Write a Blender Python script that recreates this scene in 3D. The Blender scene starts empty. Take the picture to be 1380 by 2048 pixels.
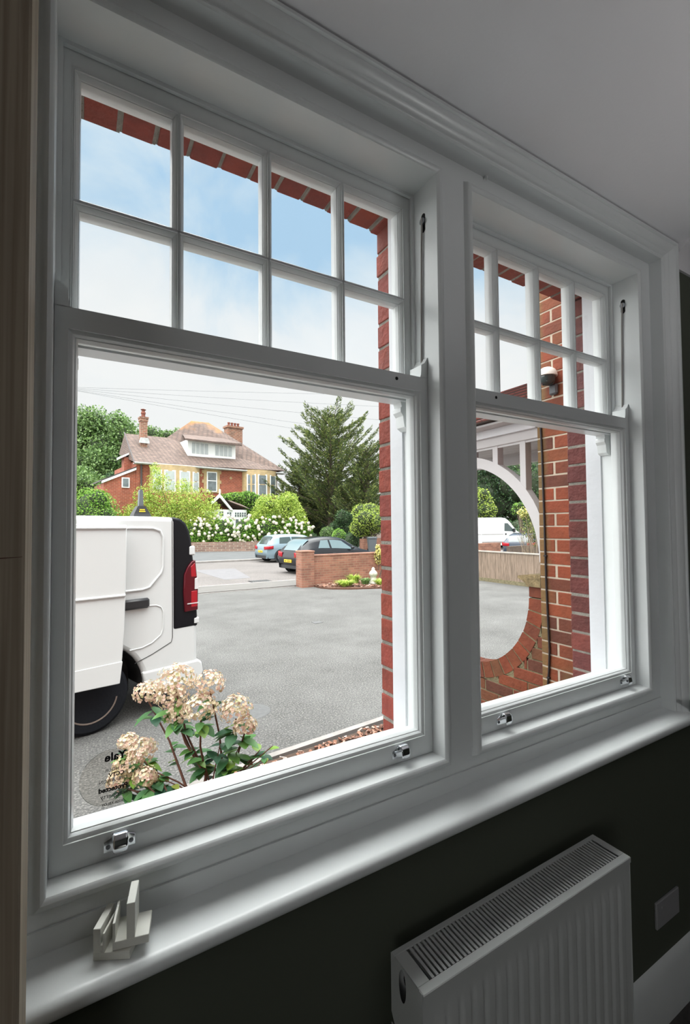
import bpy, math, random
from math import sin, cos, pi, radians, sqrt, atan2
from mathutils import Vector, Matrix

scene = bpy.context.scene
COL = scene.collection
random.seed(7)

# ------------------------------------------------------------------ camera
W, H, F = 1380, 2048, 910.42
EYE = Vector((0, 0, 1.9))
RIGHT = Vector((0.8656, -0.5006, -0.0086)).normalized()
FWD = Vector((0.5005, 0.8652, 0.0310)).normalized()
UP = RIGHT.cross(FWD).normalized()
cam_data = bpy.data.cameras.new('camera')
cam_data.sensor_fit = 'VERTICAL'
cam_data.sensor_height = 36.0
cam_data.lens = F * 36.0 / H
cam_data.clip_start = 0.02
cam_data.clip_end = 500
cam = bpy.data.objects.new('camera', cam_data)
COL.objects.link(cam)
m = Matrix.Identity(4)
for i in range(3):
    m[i][0] = RIGHT[i]; m[i][1] = UP[i]; m[i][2] = -FWD[i]; m[i][3] = EYE[i]
cam.matrix_world = m
scene.camera = cam


def at(u, v, depth):
    """point at image column u, row v and distance depth along the view axis"""
    return EYE + (FWD + RIGHT * ((u - W / 2) / F) - UP * ((v - H / 2) / F)) * depth


# ------------------------------------------------------------------ colour management
scene.view_settings.view_transform = 'Standard'
scene.view_settings.look = 'None'
scene.view_settings.gamma = 1
scene.view_settings.use_curve_mapping = False
scene.view_settings.exposure = 0.0

# ------------------------------------------------------------------ world: bright broken cloud
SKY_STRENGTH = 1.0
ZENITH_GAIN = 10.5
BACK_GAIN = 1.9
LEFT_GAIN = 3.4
world = bpy.data.worlds.new('sky')
scene.world = world
world.use_nodes = True
nt = world.node_tree
nt.nodes.clear()


def wn(t, **k):
    n = nt.nodes.new(t)
    for a, b in k.items():
        setattr(n, a, b)
    return n


out = wn('ShaderNodeOutputWorld')
bg = wn('ShaderNodeBackground')
tc = wn('ShaderNodeTexCoord')
sep = wn('ShaderNodeSeparateXYZ')
nt.links.new(tc.outputs['Generated'], sep.inputs[0])
noi = wn('ShaderNodeTexNoise')
noi.inputs['Scale'].default_value = 3.2
noi.inputs['Detail'].default_value = 7
noi.inputs['Roughness'].default_value = 0.55
noi.inputs['Distortion'].default_value = 0.4
nt.links.new(tc.outputs['Generated'], noi.inputs['Vector'])
# clouds thin out between 20 and 40 degrees up
elev = wn('ShaderNodeMapRange')
elev.inputs[1].default_value = 0.22
elev.inputs[2].default_value = 0.55
elev.inputs[3].default_value = 0.50
elev.inputs[4].default_value = -0.09
nt.links.new(sep.outputs['Z'], elev.inputs[0])
add = wn('ShaderNodeMath', operation='ADD')
nt.links.new(noi.outputs['Fac'], add.inputs[0])
nt.links.new(elev.outputs[0], add.inputs[1])
ramp = wn('ShaderNodeValToRGB')
ramp.color_ramp.elements[0].position = 0.36
ramp.color_ramp.elements[0].color = (0.46, 0.68, 0.90, 1)
ramp.color_ramp.elements[1].position = 0.66
ramp.color_ramp.elements[1].color = (0.88, 0.925, 0.965, 1)
e = ramp.color_ramp.elements.new(0.50)
e.color = (0.68, 0.82, 0.94, 1)
e = ramp.color_ramp.elements.new(0.85)
e.color = (0.97, 0.975, 0.98, 1)
nt.links.new(add.outputs[0], ramp.inputs[0])
# added gain overhead, above the view, so the sky lights sill and ground
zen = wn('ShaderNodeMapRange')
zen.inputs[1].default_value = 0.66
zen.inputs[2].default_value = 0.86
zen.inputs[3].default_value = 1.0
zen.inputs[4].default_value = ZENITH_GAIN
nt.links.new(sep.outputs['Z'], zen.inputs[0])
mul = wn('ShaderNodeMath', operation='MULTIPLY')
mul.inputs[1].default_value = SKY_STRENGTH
# added gain over the back of the house, unseen, for van side and facade
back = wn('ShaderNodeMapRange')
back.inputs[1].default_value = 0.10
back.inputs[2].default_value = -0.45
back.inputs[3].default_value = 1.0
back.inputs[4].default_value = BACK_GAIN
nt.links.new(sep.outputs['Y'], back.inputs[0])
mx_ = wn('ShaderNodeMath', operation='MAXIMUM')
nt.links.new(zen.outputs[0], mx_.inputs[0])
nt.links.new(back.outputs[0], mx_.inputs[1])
# added gain in the unseen sky to the left, brightens jambs and reveals
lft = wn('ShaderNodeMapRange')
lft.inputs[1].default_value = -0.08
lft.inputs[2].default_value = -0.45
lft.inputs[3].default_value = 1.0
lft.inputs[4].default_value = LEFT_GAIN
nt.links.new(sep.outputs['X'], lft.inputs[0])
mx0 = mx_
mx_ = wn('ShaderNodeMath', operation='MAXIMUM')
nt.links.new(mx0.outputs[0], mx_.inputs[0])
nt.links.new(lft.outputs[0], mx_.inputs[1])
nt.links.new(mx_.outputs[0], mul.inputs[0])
whi = wn('ShaderNodeMapRange')
whi.inputs[1].default_value = 1.0
whi.inputs[2].default_value = 2.5
nt.links.new(mx_.outputs[0], whi.inputs[0])
wmx = wn('ShaderNodeMix', data_type='RGBA')
nt.links.new(whi.outputs[0], wmx.inputs[0])
nt.links.new(ramp.outputs[0], wmx.inputs[6])
wmx.inputs[7].default_value = (0.985, 0.99, 0.985, 1)
nt.links.new(wmx.outputs[2], bg.inputs['Color'])
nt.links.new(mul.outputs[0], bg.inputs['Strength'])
nt.links.new(bg.outputs[0], out.inputs[0])

# ------------------------------------------------------------------ hazy sun from behind the house
sd = bpy.data.lights.new('sun', 'SUN')
sd.energy = 0.6
sd.angle = radians(14)
sd.color = (1.0, 0.98, 0.95)
so = bpy.data.objects.new('sun', sd)
COL.objects.link(so)
so.rotation_euler = Vector((0.42, 0.50, -0.76)).to_track_quat('-Z', 'Y').to_euler()
so.location = (-20, -20, 40)

# added fill light, out of view, thrown upwards to brighten the ceiling
ld = bpy.data.lights.new('ceiling_fill_light', 'AREA')
ld.shape = 'DISK'
ld.size = 0.4
ld.energy = 5.4
ld.color = (1.0, 0.99, 0.99)
lo = bpy.data.objects.new('ceiling_fill_light', ld)
COL.objects.link(lo)
lo.location = (1.4, -0.45, 2.25)
lo.rotation_euler = (pi, 0, 0)

# ------------------------------------------------------------------ material helpers
def mat(name, color, rough=0.6, metal=0.0, var=0.0, vscale=8.0, bump=0.0, bscale=60.0, tone=None, spec=0.5,
        coat=0.0, stretch=None, dark=None):
    """principled material; var mixes in a darker patchy noise, tone = list of colours picked by the 'tone' attribute"""
    m = bpy.data.materials.new(name)
    m.use_nodes = True
    t = m.node_tree
    b = t.nodes['Principled BSDF']
    b.inputs['Roughness'].default_value = rough
    b.inputs['Metallic'].default_value = metal
    b.inputs['Specular IOR Level'].default_value = spec
    b.inputs['Coat Weight'].default_value = coat
    src = None
    co = t.nodes.new('ShaderNodeTexCoord')
    vec = co.outputs['Object']
    if stretch:
        mp = t.nodes.new('ShaderNodeMapping')
        mp.inputs['Scale'].default_value = stretch
        t.links.new(vec, mp.inputs[0])
        vec = mp.outputs[0]
    if tone:
        a = t.nodes.new('ShaderNodeAttribute')
        a.attribute_name = 'tone'
        r = t.nodes.new('ShaderNodeValToRGB')
        els = r.color_ramp.elements
        els[0].position = 0.0; els[0].color = (*tone[0], 1)
        els[1].position = 1.0; els[1].color = (*tone[-1], 1)
        for i in range(1, len(tone) - 1):
            el = els.new(i / (len(tone) - 1))
            el.color = (*tone[i], 1)
        t.links.new(a.outputs['Fac'], r.inputs[0])
        src = r.outputs[0]
    if var > 0:
        n = t.nodes.new('ShaderNodeTexNoise')
        n.inputs['Scale'].default_value = vscale
        n.inputs['Detail'].default_value = 6
        n.inputs['Roughness'].default_value = 0.65
        t.links.new(vec, n.inputs['Vector'])
        mr = t.nodes.new('ShaderNodeMapRange')
        mr.inputs[1].default_value = 0.35
        mr.inputs[2].default_value = 0.68
        t.links.new(n.outputs['Fac'], mr.inputs[0])
        mx = t.nodes.new('ShaderNodeMix')
        mx.data_type = 'RGBA'
        t.links.new(mr.outputs[0], mx.inputs[0])
        if src:
            t.links.new(src, mx.inputs[6])
            mu = t.nodes.new('ShaderNodeMix')
            mu.data_type = 'RGBA'
            mu.blend_type = 'MULTIPLY'
            mu.inputs[0].default_value = 1
            t.links.new(src, mu.inputs[6])
            mu.inputs[7].default_value = (1 - var, 1 - var, 1 - var, 1)
            t.links.new(mu.outputs[2], mx.inputs[7])
        else:
            mx.inputs[6].default_value = (*color, 1)
            d = dark if dark else tuple(c * (1 - var) for c in color)
            mx.inputs[7].default_value = (*d, 1)
        src = mx.outputs[2]
    if src:
        t.links.new(src, b.inputs['Base Color'])
    else:
        b.inputs['Base Color'].default_value = (*color, 1)
    if bump > 0:
        n = t.nodes.new('ShaderNodeTexNoise')
        n.inputs['Scale'].default_value = bscale
        n.inputs['Detail'].default_value = 4
        t.links.new(vec, n.inputs['Vector'])
        bp = t.nodes.new('ShaderNodeBump')
        bp.inputs['Strength'].default_value = bump
        bp.inputs['Distance'].default_value = 0.01
        t.links.new(n.outputs['Fac'], bp.inputs['Height'])
        t.links.new(bp.outputs[0], b.inputs['Normal'])
    return m


def brick_mat(name, c1, c2, mortar, course=0.075, length=0.225, msize=0.012, axis='XZ'):
    m = mat(name, c1, rough=0.85)
    t = m.node_tree
    b = t.nodes['Principled BSDF']
    co = t.nodes.new('ShaderNodeTexCoord')
    s = t.nodes.new('ShaderNodeSeparateXYZ')
    t.links.new(co.outputs['Object'], s.inputs[0])
    ad = t.nodes.new('ShaderNodeMath')
    ad.operation = 'ADD'
    t.links.new(s.outputs['X'], ad.inputs[0])
    t.links.new(s.outputs['Y'], ad.inputs[1])
    cb = t.nodes.new('ShaderNodeCombineXYZ')
    t.links.new(ad.outputs[0], cb.inputs[0])
    t.links.new(s.outputs['Z'], cb.inputs[1])
    br = t.nodes.new('ShaderNodeTexBrick')
    br.inputs['Scale'].default_value = 1
    br.inputs['Brick Width'].default_value = length
    br.inputs['Row Height'].default_value = course
    br.inputs['Mortar Size'].default_value = msize
    br.inputs['Mortar Smooth'].default_value = 0.2
    br.inputs['Bias'].default_value = 0.0
    br.inputs['Color1'].default_value = (*c1, 1)
    br.inputs['Color2'].default_value = (*c2, 1)
    br.inputs['Mortar'].default_value = (*mortar, 1)
    t.links.new(cb.outputs[0], br.inputs['Vector'])
    n = t.nodes.new('ShaderNodeTexNoise')
    n.inputs['Scale'].default_value = 3
    n.inputs['Detail'].default_value = 6
    t.links.new(co.outputs['Object'], n.inputs['Vector'])
    mx = t.nodes.new('ShaderNodeMix')
    mx.data_type = 'RGBA'
    mx.blend_type = 'MULTIPLY'
    mx.inputs[0].default_value = 0.5
    t.links.new(br.outputs['Color'], mx.inputs[6])
    cr = t.nodes.new('ShaderNodeValToRGB')
    cr.color_ramp.elements[0].position = 0.3
    cr.color_ramp.elements[0].color = (0.5, 0.48, 0.45, 1)
    cr.color_ramp.elements[1].position = 0.65
    cr.color_ramp.elements[1].color = (1.15, 1.1, 1.05, 1)
    t.links.new(n.outputs['Fac'], cr.inputs[0])
    t.links.new(cr.outputs[0], mx.inputs[7])
    t.links.new(mx.outputs[2], b.inputs['Base Color'])
    bp = t.nodes.new('ShaderNodeBump')
    bp.inputs['Strength'].default_value = 0.5
    bp.inputs['Distance'].default_value = -0.004
    t.links.new(br.outputs['Fac'], bp.inputs['Height'])
    t.links.new(bp.outputs[0], b.inputs['Normal'])
    return m


def glass_mat(name, tint=(1, 1, 1), refl=1.0, rough=0.0, haze=0.0):
    m = bpy.data.materials.new(name)
    m.use_nodes = True
    t = m.node_tree
    t.nodes.clear()
    o = t.nodes.new('ShaderNodeOutputMaterial')
    tr = t.nodes.new('ShaderNodeBsdfTransparent')
    tr.inputs[0].default_value = (*tint, 1)
    gl = t.nodes.new('ShaderNodeBsdfGlossy')
    gl.inputs['Roughness'].default_value = rough
    fr = t.nodes.new('ShaderNodeLayerWeight')
    fr.inputs[0].default_value = 0.5
    pw = t.nodes.new('ShaderNodeMath')
    pw.operation = 'POWER'
    pw.inputs[1].default_value = 4.5
    t.links.new(fr.outputs['Facing'], pw.inputs[0])
    mu = t.nodes.new('ShaderNodeMath')
    mu.operation = 'MULTIPLY_ADD'
    mu.inputs[1].default_value = refl * 0.6
    mu.inputs[2].default_value = 0.025 * refl
    t.links.new(pw.outputs[0], mu.inputs[0])
    mx = t.nodes.new('ShaderNodeMixShader')
    t.links.new(mu.outputs[0], mx.inputs[0])
    t.links.new(tr.outputs[0], mx.inputs[1])
    t.links.new(gl.outputs[0], mx.inputs[2])
    last = mx.outputs[0]
    if haze > 0:
        df = t.nodes.new('ShaderNodeBsdfDiffuse')
        df.inputs[0].default_value = (0.8, 0.8, 0.78, 1)
        co = t.nodes.new('ShaderNodeTexCoord')
        n = t.nodes.new('ShaderNodeTexNoise')
        n.inputs['Scale'].default_value = 9
        n.inputs['Detail'].default_value = 8
        t.links.new(co.outputs['Object'], n.inputs['Vector'])
        mr = t.nodes.new('ShaderNodeMapRange')
        mr.inputs[1].default_value = 0.45
        mr.inputs[2].default_value = 0.8
        mr.inputs[3].default_value = 0.0
        mr.inputs[4].default_value = haze
        t.links.new(n.outputs['Fac'], mr.inputs[0])
        m2 = t.nodes.new('ShaderNodeMixShader')
        t.links.new(mr.outputs[0], m2.inputs[0])
        t.links.new(last, m2.inputs[1])
        t.links.new(df.outputs[0], m2.inputs[2])
        last = m2.outputs[0]
    t.links.new(last, o.inputs[0])
    return m


def wood_mat(name, c1, c2, scale=(40, 40, 1.2), rough=0.7, bands=6.0):
    m = mat(name, c1, rough=rough)
    t = m.node_tree
    b = t.nodes['Principled BSDF']
    co = t.nodes.new('ShaderNodeTexCoord')
    mp = t.nodes.new('ShaderNodeMapping')
    mp.inputs['Scale'].default_value = scale
    t.links.new(co.outputs['Object'], mp.inputs[0])
    n = t.nodes.new('ShaderNodeTexNoise')
    n.inputs['Scale'].default_value = bands
    n.inputs['Detail'].default_value = 5
    n.inputs['Distortion'].default_value = 0.6
    t.links.new(mp.outputs[0], n.inputs['Vector'])
    cr = t.nodes.new('ShaderNodeValToRGB')
    cr.color_ramp.elements[0].position = 0.35
    cr.color_ramp.elements[0].color = (*c2, 1)
    cr.color_ramp.elements[1].position = 0.6
    cr.color_ramp.elements[1].color = (*c1, 1)
    t.links.new(n.outputs['Fac'], cr.inputs[0])
    t.links.new(cr.outputs[0], b.inputs['Base Color'])
    bp = t.nodes.new('ShaderNodeBump')
    bp.inputs['Strength'].default_value = 0.15
    bp.inputs['Distance'].default_value = 0.004
    t.links.new(n.outputs['Fac'], bp.inputs['Height'])
    t.links.new(bp.outputs[0], b.inputs['Normal'])
    return m


def tile_mat(name, c1, c2, lichen=None, sx=0.28, sz=0.22, ms=0.03):
    """roof tiles: rows across local Z, columns along local X+Y"""
    m = brick_mat(name, c1, c2, (0.07, 0.055, 0.05), course=sz, length=sx, msize=ms)
    if lichen:
        t = m.node_tree
        b = t.nodes['Principled BSDF']
        old = b.inputs['Base Color'].links[0].from_socket
        co = t.nodes.new('ShaderNodeTexCoord')
        s = t.nodes.new('ShaderNodeSeparateXYZ')
        t.links.new(co.outputs['Object'], s.inputs[0])
        n = t.nodes.new('ShaderNodeTexNoise')
        n.inputs['Scale'].default_value = 0.8
        t.links.new(co.outputs['Object'], n.inputs['Vector'])
        a = t.nodes.new('ShaderNodeMath')
        a.operation = 'MULTIPLY_ADD'
        a.inputs[1].default_value = 3.0
        t.links.new(n.outputs['Fac'], a.inputs[0])
        t.links.new(s.outputs['Z'], a.inputs[2])
        mr = t.nodes.new('ShaderNodeMapRange')
        mr.inputs[1].default_value = lichen[0]
        mr.inputs[2].default_value = lichen[1]
        mr.inputs[4].default_value = 0.75
        t.links.new(a.outputs[0], mr.inputs[0])
        mx = t.nodes.new('ShaderNodeMix')
        mx.data_type = 'RGBA'
        t.links.new(mr.outputs[0], mx.inputs[0])
        t.links.new(old, mx.inputs[6])
        mx.inputs[7].default_value = (0.42, 0.19, 0.05, 1)
        t.links.new(mx.outputs[2], b.inputs['Base Color'])
    return m


def speckled(name, light, dark, big, fleck, fine):
    m = mat(name, light, rough=0.95, bump=0.8, bscale=fine)
    t = m.node_tree
    b = t.nodes['Principled BSDF']
    co = t.nodes.new('ShaderNodeTexCoord')
    n1 = t.nodes.new('ShaderNodeTexNoise'); n1.inputs['Scale'].default_value = big; n1.inputs['Detail'].default_value = 9; n1.inputs['Roughness'].default_value = 0.7
    n2 = t.nodes.new('ShaderNodeTexNoise'); n2.inputs['Scale'].default_value = fine; n2.inputs['Detail'].default_value = 3
    t.links.new(co.outputs['Object'], n1.inputs['Vector']); t.links.new(co.outputs['Object'], n2.inputs['Vector'])
    r1 = t.nodes.new('ShaderNodeMapRange'); r1.inputs[1].default_value = 0.32; r1.inputs[2].default_value = 0.68
    r2 = t.nodes.new('ShaderNodeMapRange'); r2.inputs[1].default_value = 0.54; r2.inputs[2].default_value = 0.66; r2.inputs[4].default_value = 0.75
    r3 = t.nodes.new('ShaderNodeMapRange'); r3.inputs[1].default_value = 0.46; r3.inputs[2].default_value = 0.34; r3.inputs[4].default_value = 0.6
    t.links.new(n1.outputs['Fac'], r1.inputs[0]); t.links.new(n2.outputs['Fac'], r2.inputs[0]); t.links.new(n2.outputs['Fac'], r3.inputs[0])
    m1 = t.nodes.new('ShaderNodeMix'); m1.data_type = 'RGBA'
    m1.inputs[6].default_value = (*light, 1); m1.inputs[7].default_value = (*dark, 1)
    t.links.new(r1.outputs[0], m1.inputs[0])
    m2 = t.nodes.new('ShaderNodeMix'); m2.data_type = 'RGBA'; m2.inputs[7].default_value = (*fleck, 1)
    t.links.new(r2.outputs[0], m2.inputs[0]); t.links.new(m1.outputs[2], m2.inputs[6])
    m3 = t.nodes.new('ShaderNodeMix'); m3.data_type = 'RGBA'; m3.inputs[7].default_value = tuple(c * .35 for c in dark) + (1,)
    t.links.new(r3.outputs[0], m3.inputs[0]); t.links.new(m2.outputs[2], m3.inputs[6])
    t.links.new(m3.outputs[2], b.inputs['Base Color'])
    return m


M = {}
M['gloss_white'] = mat('white_gloss_paint', (0.80, 0.83, 0.83), rough=0.30, bump=0.015, bscale=60, var=0.03, vscale=5)
M['ext_white'] = mat('outdoor_white_paint', (0.68, 0.69, 0.72), rough=0.45, bump=0.1, bscale=40, var=0.06, vscale=9)
M['ceiling'] = mat('ceiling_emulsion', (0.84, 0.83, 0.85), rough=0.9, bump=0.04, bscale=90)
M['green_wall'] = mat('dark_green_emulsion', (0.082, 0.092, 0.068), rough=0.75, bump=0.04, bscale=120)
M['plain_wall'] = mat('far_wall_emulsion', (0.22, 0.23, 0.21), rough=0.9)
M['rad_white'] = mat('radiator_enamel', (0.58, 0.60, 0.59), rough=0.4)
M['dark_inside'] = mat('dark_metal_inside', (0.02, 0.02, 0.02), rough=0.8)
M['socket'] = mat('switch_plastic', (0.35, 0.35, 0.36), rough=0.35)
M['chrome'] = mat('polished_chrome', (0.75, 0.77, 0.80), rough=0.12, metal=1.0)
M['screw'] = mat('steel_screw', (0.25, 0.26, 0.28), rough=0.35, metal=1.0)
M['black_hole'] = mat('unlit_hole', (0.01, 0.01, 0.01), rough=0.9)
M['cord'] = mat('sash_cord_cotton', (0.34, 0.32, 0.30), rough=0.9)
M['carpet'] = mat('dark_floor', (0.07, 0.065, 0.062), rough=0.95, var=0.3, vscale=60)
M['pine'] = wood_mat('raw_pine', (0.42, 0.35, 0.26), (0.27, 0.215, 0.155), scale=(20, 20, 0.35), bands=5)
M['offcut'] = mat('primed_offcut', (0.78, 0.78, 0.72), rough=0.6, var=0.05, vscale=40)
M['glass'] = glass_mat('window_glass', tint=(0.985, 0.995, 0.99), refl=0.9, haze=0.012)
M['sticker'] = glass_mat('clear_vinyl', tint=(0.93, 0.92, 0.90), refl=1.0, rough=0.25, haze=0.16)
M['ink'] = mat('black_ink', (0.01, 0.01, 0.01), rough=0.5)
M['ink_grey'] = mat('grey_ink', (0.10, 0.10, 0.10), rough=0.5)
M['edge_line'] = mat('sticker_edge', (0.30, 0.31, 0.28), rough=0.4)
M['brick_red'] = mat('dark_red_brick', (0.3, 0.05, 0.03), rough=0.8, bump=0.6, bscale=55, var=0.35, vscale=18,
                     tone=[(0.21, 0.040, 0.024), (0.29, 0.050, 0.026), (0.25, 0.044, 0.030), (0.32, 0.062, 0.028)])
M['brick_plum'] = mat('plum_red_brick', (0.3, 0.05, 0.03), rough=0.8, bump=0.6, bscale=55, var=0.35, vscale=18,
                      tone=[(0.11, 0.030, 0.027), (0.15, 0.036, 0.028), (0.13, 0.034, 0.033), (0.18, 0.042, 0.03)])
M['brick_orange'] = mat('orange_brick', (0.4, 0.1, 0.04), rough=0.8, bump=0.4, bscale=45, var=0.3, vscale=14,
                        tone=[(0.11, 0.036, 0.020), (0.19, 0.046, 0.020), (0.23, 0.048, 0.018), (0.15, 0.060, 0.025)])
def stain(m):
    t = m.node_tree
    b = t.nodes['Principled BSDF']
    old = b.inputs['Base Color'].links[0].from_socket
    co = t.nodes.new('ShaderNodeTexCoord')
    sp = t.nodes.new('ShaderNodeSeparateXYZ')
    t.links.new(co.outputs['Object'], sp.inputs[0])
    n = t.nodes.new('ShaderNodeTexNoise'); n.inputs['Scale'].default_value = 7; n.inputs['Detail'].default_value = 5
    t.links.new(co.outputs['Object'], n.inputs['Vector'])
    ay = t.nodes.new('ShaderNodeMath'); ay.operation = 'MULTIPLY_ADD'; ay.inputs[1].default_value = .10
    t.links.new(n.outputs['Fac'], ay.inputs[0]); t.links.new(sp.outputs['Y'], ay.inputs[2])
    ry = t.nodes.new('ShaderNodeMapRange'); ry.inputs[1].default_value = 1.715; ry.inputs[2].default_value = 1.755
    t.links.new(ay.outputs[0], ry.inputs[0])
    az = t.nodes.new('ShaderNodeMath'); az.operation = 'MULTIPLY_ADD'; az.inputs[1].default_value = -.45
    t.links.new(n.outputs['Fac'], az.inputs[0]); t.links.new(sp.outputs['Z'], az.inputs[2])
    rz_ = t.nodes.new('ShaderNodeMapRange'); rz_.inputs[1].default_value = .92; rz_.inputs[2].default_value = .76
    t.links.new(az.outputs[0], rz_.inputs[0])
    mxm = t.nodes.new('ShaderNodeMath'); mxm.operation = 'MAXIMUM'
    t.links.new(ry.outputs[0], mxm.inputs[0]); t.links.new(rz_.outputs[0], mxm.inputs[1])
    sc_ = t.nodes.new('ShaderNodeMath'); sc_.operation = 'MULTIPLY'; sc_.inputs[1].default_value = .75
    t.links.new(mxm.outputs[0], sc_.inputs[0])
    mx = t.nodes.new('ShaderNodeMix'); mx.data_type = 'RGBA'; mx.inputs[7].default_value = (.17, .115, .04, 1)
    t.links.new(sc_.outputs[0], mx.inputs[0]); t.links.new(old, mx.inputs[6])
    t.links.new(mx.outputs[2], b.inputs['Base Color'])
M['brick_stained'] = mat('algae_stained_orange_brick', (0.4, 0.1, 0.04), rough=0.8, bump=0.4, bscale=45, var=0.3, vscale=14,
                         tone=[(0.12, 0.036, 0.020), (0.21, 0.050, 0.020), (0.26, 0.052, 0.018), (0.19, 0.065, 0.024)])
stain(M['brick_stained'])
M['brick_olive'] = mat('weathered_olive_brick', (0.3, 0.2, 0.08), rough=0.85, bump=0.4, bscale=45, var=0.3, vscale=14,
                       tone=[(0.16, 0.095, 0.032), (0.22, 0.085, 0.026), (0.19, 0.075, 0.026), (0.20, 0.115, 0.045)])
M['mortar_grey'] = mat('grey_mortar', (0.30, 0.28, 0.24), rough=0.95, bump=0.5, bscale=200, var=0.4, vscale=30)
M['mortar_white'] = mat('pale_mortar', (0.50, 0.43, 0.34), rough=0.95, bump=0.3, bscale=200, var=0.2, vscale=20)
M['mortar_moss'] = mat('mossy_mortar', (0.22, 0.19, 0.11), rough=0.95, bump=0.5, bscale=120, var=0.5, vscale=25)
M['stone'] = mat('mossy_coping_stone', (0.30, 0.23, 0.12), rough=0.95, bump=0.6, bscale=90, var=0.55, vscale=30)
M['cable'] = mat('black_cable', (0.012, 0.010, 0.012), rough=0.5)
M['porch_paint'] = mat('porch_timber_paint', (0.52, 0.505, 0.51), rough=0.55, var=0.05, vscale=8)  # one even paint colour for all the porch timber
M['house_brick'] = brick_mat('house_brickwork', (0.36, 0.09, 0.05), (0.27, 0.07, 0.045), (0.36, 0.18, 0.12), course=0.12, length=0.32, msize=0.016)
M['chimney_brick'] = brick_mat('chimney_brickwork', (0.30, 0.11, 0.07), (0.17, 0.08, 0.06), (0.32, 0.24, 0.17), course=0.15, length=0.4, msize=0.03)
M['outer_brick'] = brick_mat('outer_brickwork', (0.32, 0.07, 0.045), (0.25, 0.06, 0.045), (0.5, 0.46, 0.40), course=0.0727, length=0.22, msize=0.01)
M['wall_brick'] = brick_mat('garden_wall_brickwork', (0.30, 0.135, 0.09), (0.20, 0.085, 0.06), (0.27, 0.18, 0.125), course=0.075, length=0.225, msize=0.008)
M['stone_wall'] = brick_mat('old_garden_wall', (0.27, 0.165, 0.13), (0.17, 0.105, 0.085), (0.30, 0.25, 0.20), course=0.14, length=0.3, msize=0.02)
M['yellow_stone'] = mat('buff_stone', (0.50, 0.37, 0.20), rough=0.9, var=0.3, vscale=3)
M['roof'] = tile_mat('brown_roof_tiles', (0.21, 0.145, 0.12), (0.15, 0.105, 0.088), lichen=(12.7, 13.7), sx=0.34, sz=0.16)
M['porch_roof'] = tile_mat('red_porch_tiles', (0.26, 0.10, 0.085), (0.18, 0.075, 0.07), sx=0.17, sz=0.043, ms=0.004)
M['house_white'] = mat('house_joinery', (0.80, 0.82, 0.80), rough=0.6)
M['lead'] = mat('lead_flashing', (0.55, 0.56, 0.55), rough=0.7, var=0.3, vscale=4)
M['win_dark'] = mat('far_window_glass', (0.16, 0.19, 0.20), rough=0.08, var=0.5, vscale=1.5)
M['win_blind'] = mat('window_with_pale_blind', (0.46, 0.50, 0.50), rough=0.2, var=0.25, vscale=2)
M['terracotta'] = mat('terracotta', (0.22, 0.075, 0.05), rough=0.9, var=0.3, vscale=6)
M['gutter_dark'] = mat('dark_rainwater_goods', (0.06, 0.05, 0.05), rough=0.6)
M['tarmac'] = speckled('drive_tarmac', (0.115, 0.113, 0.109), (0.060, 0.059, 0.056), .9, (0.21, 0.20, 0.187), 60)
M['road'] = speckled('road_surface', (0.15, 0.135, 0.128), (0.10, 0.09, 0.085), 0.5, (0.20, 0.18, 0.17), 26)
M['patch'] = mat('fresh_road_patch', (0.15, 0.145, 0.15), rough=0.95, var=0.15, vscale=3)
M['pavement'] = mat('pavement_asphalt', (0.125, 0.118, 0.11), rough=0.95, var=0.2, vscale=1.2)
M['far_pave'] = mat('far_pavement', (0.095, 0.098, 0.10), rough=0.95, var=0.2, vscale=1.2)
M['kerb'] = mat('pale_kerb_stone', (0.27, 0.25, 0.235), rough=0.9, var=0.25, vscale=4)
M['bark'] = mat('bark_chip_bed', (0.15, 0.07, 0.045), rough=0.95, bump=1.0, bscale=50, var=0.6, vscale=40)
M['chip'] = mat('bark_chips', (0.3, 0.2, 0.15), rough=0.9, tone=[(0.10, 0.045, 0.03), (0.20, 0.09, 0.055), (0.30, 0.16, 0.11), (0.55, 0.44, 0.38)])
M['soil'] = mat('dark_soil', (0.08, 0.05, 0.035), rough=0.95, bump=0.8, bscale=30, var=0.5, vscale=12)
M['fence'] = wood_mat('weathered_fence_boards', (0.27, 0.20, 0.15), (0.15, 0.11, 0.08), scale=(6, 6, 0.5), bands=6)
M['fence_rail'] = mat('pale_fence_capping', (0.40, 0.36, 0.31), rough=0.8, var=0.2, vscale=6)
M['iron'] = mat('cast_iron_cover', (0.10, 0.10, 0.10), rough=0.7, var=0.3, vscale=30)
M['plastic_grey'] = mat('grey_bin_plastic', (0.09, 0.10, 0.11), rough=0.5)
M['concrete'] = mat('pale_cast_stone', (0.52, 0.50, 0.42), rough=0.9, var=0.4, vscale=20)
# vehicles
M['van_white'] = mat('white_van_paint', (0.60, 0.61, 0.605), rough=0.28, coat=0.3)
M['black_gloss'] = mat('black_gloss_panel', (0.006, 0.006, 0.008), rough=0.3, spec=0.2)
M['black_plastic'] = mat('black_plastic', (0.018, 0.018, 0.02), rough=0.45)
M['tyre'] = mat('tyre_rubber', (0.009, 0.010, 0.013), rough=0.85, spec=0.2, bump=0.3, bscale=40)
M['rim_dark'] = mat('dark_steel_wheel', (0.05, 0.05, 0.055), rough=0.5, metal=0.4)
M['rim_rust'] = mat('worn_wheel_hub', (0.22, 0.17, 0.14), rough=0.7)
M['alloy'] = mat('alloy_wheel', (0.62, 0.63, 0.65), rough=0.35, metal=0.5)
M['red_lens'] = mat('red_lamp_lens', (0.34, 0.012, 0.02), rough=0.15, spec=0.35)
M['red_dark'] = mat('dark_red_lamp_lens', (0.08, 0.003, 0.008), rough=0.12, spec=0.4)
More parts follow.
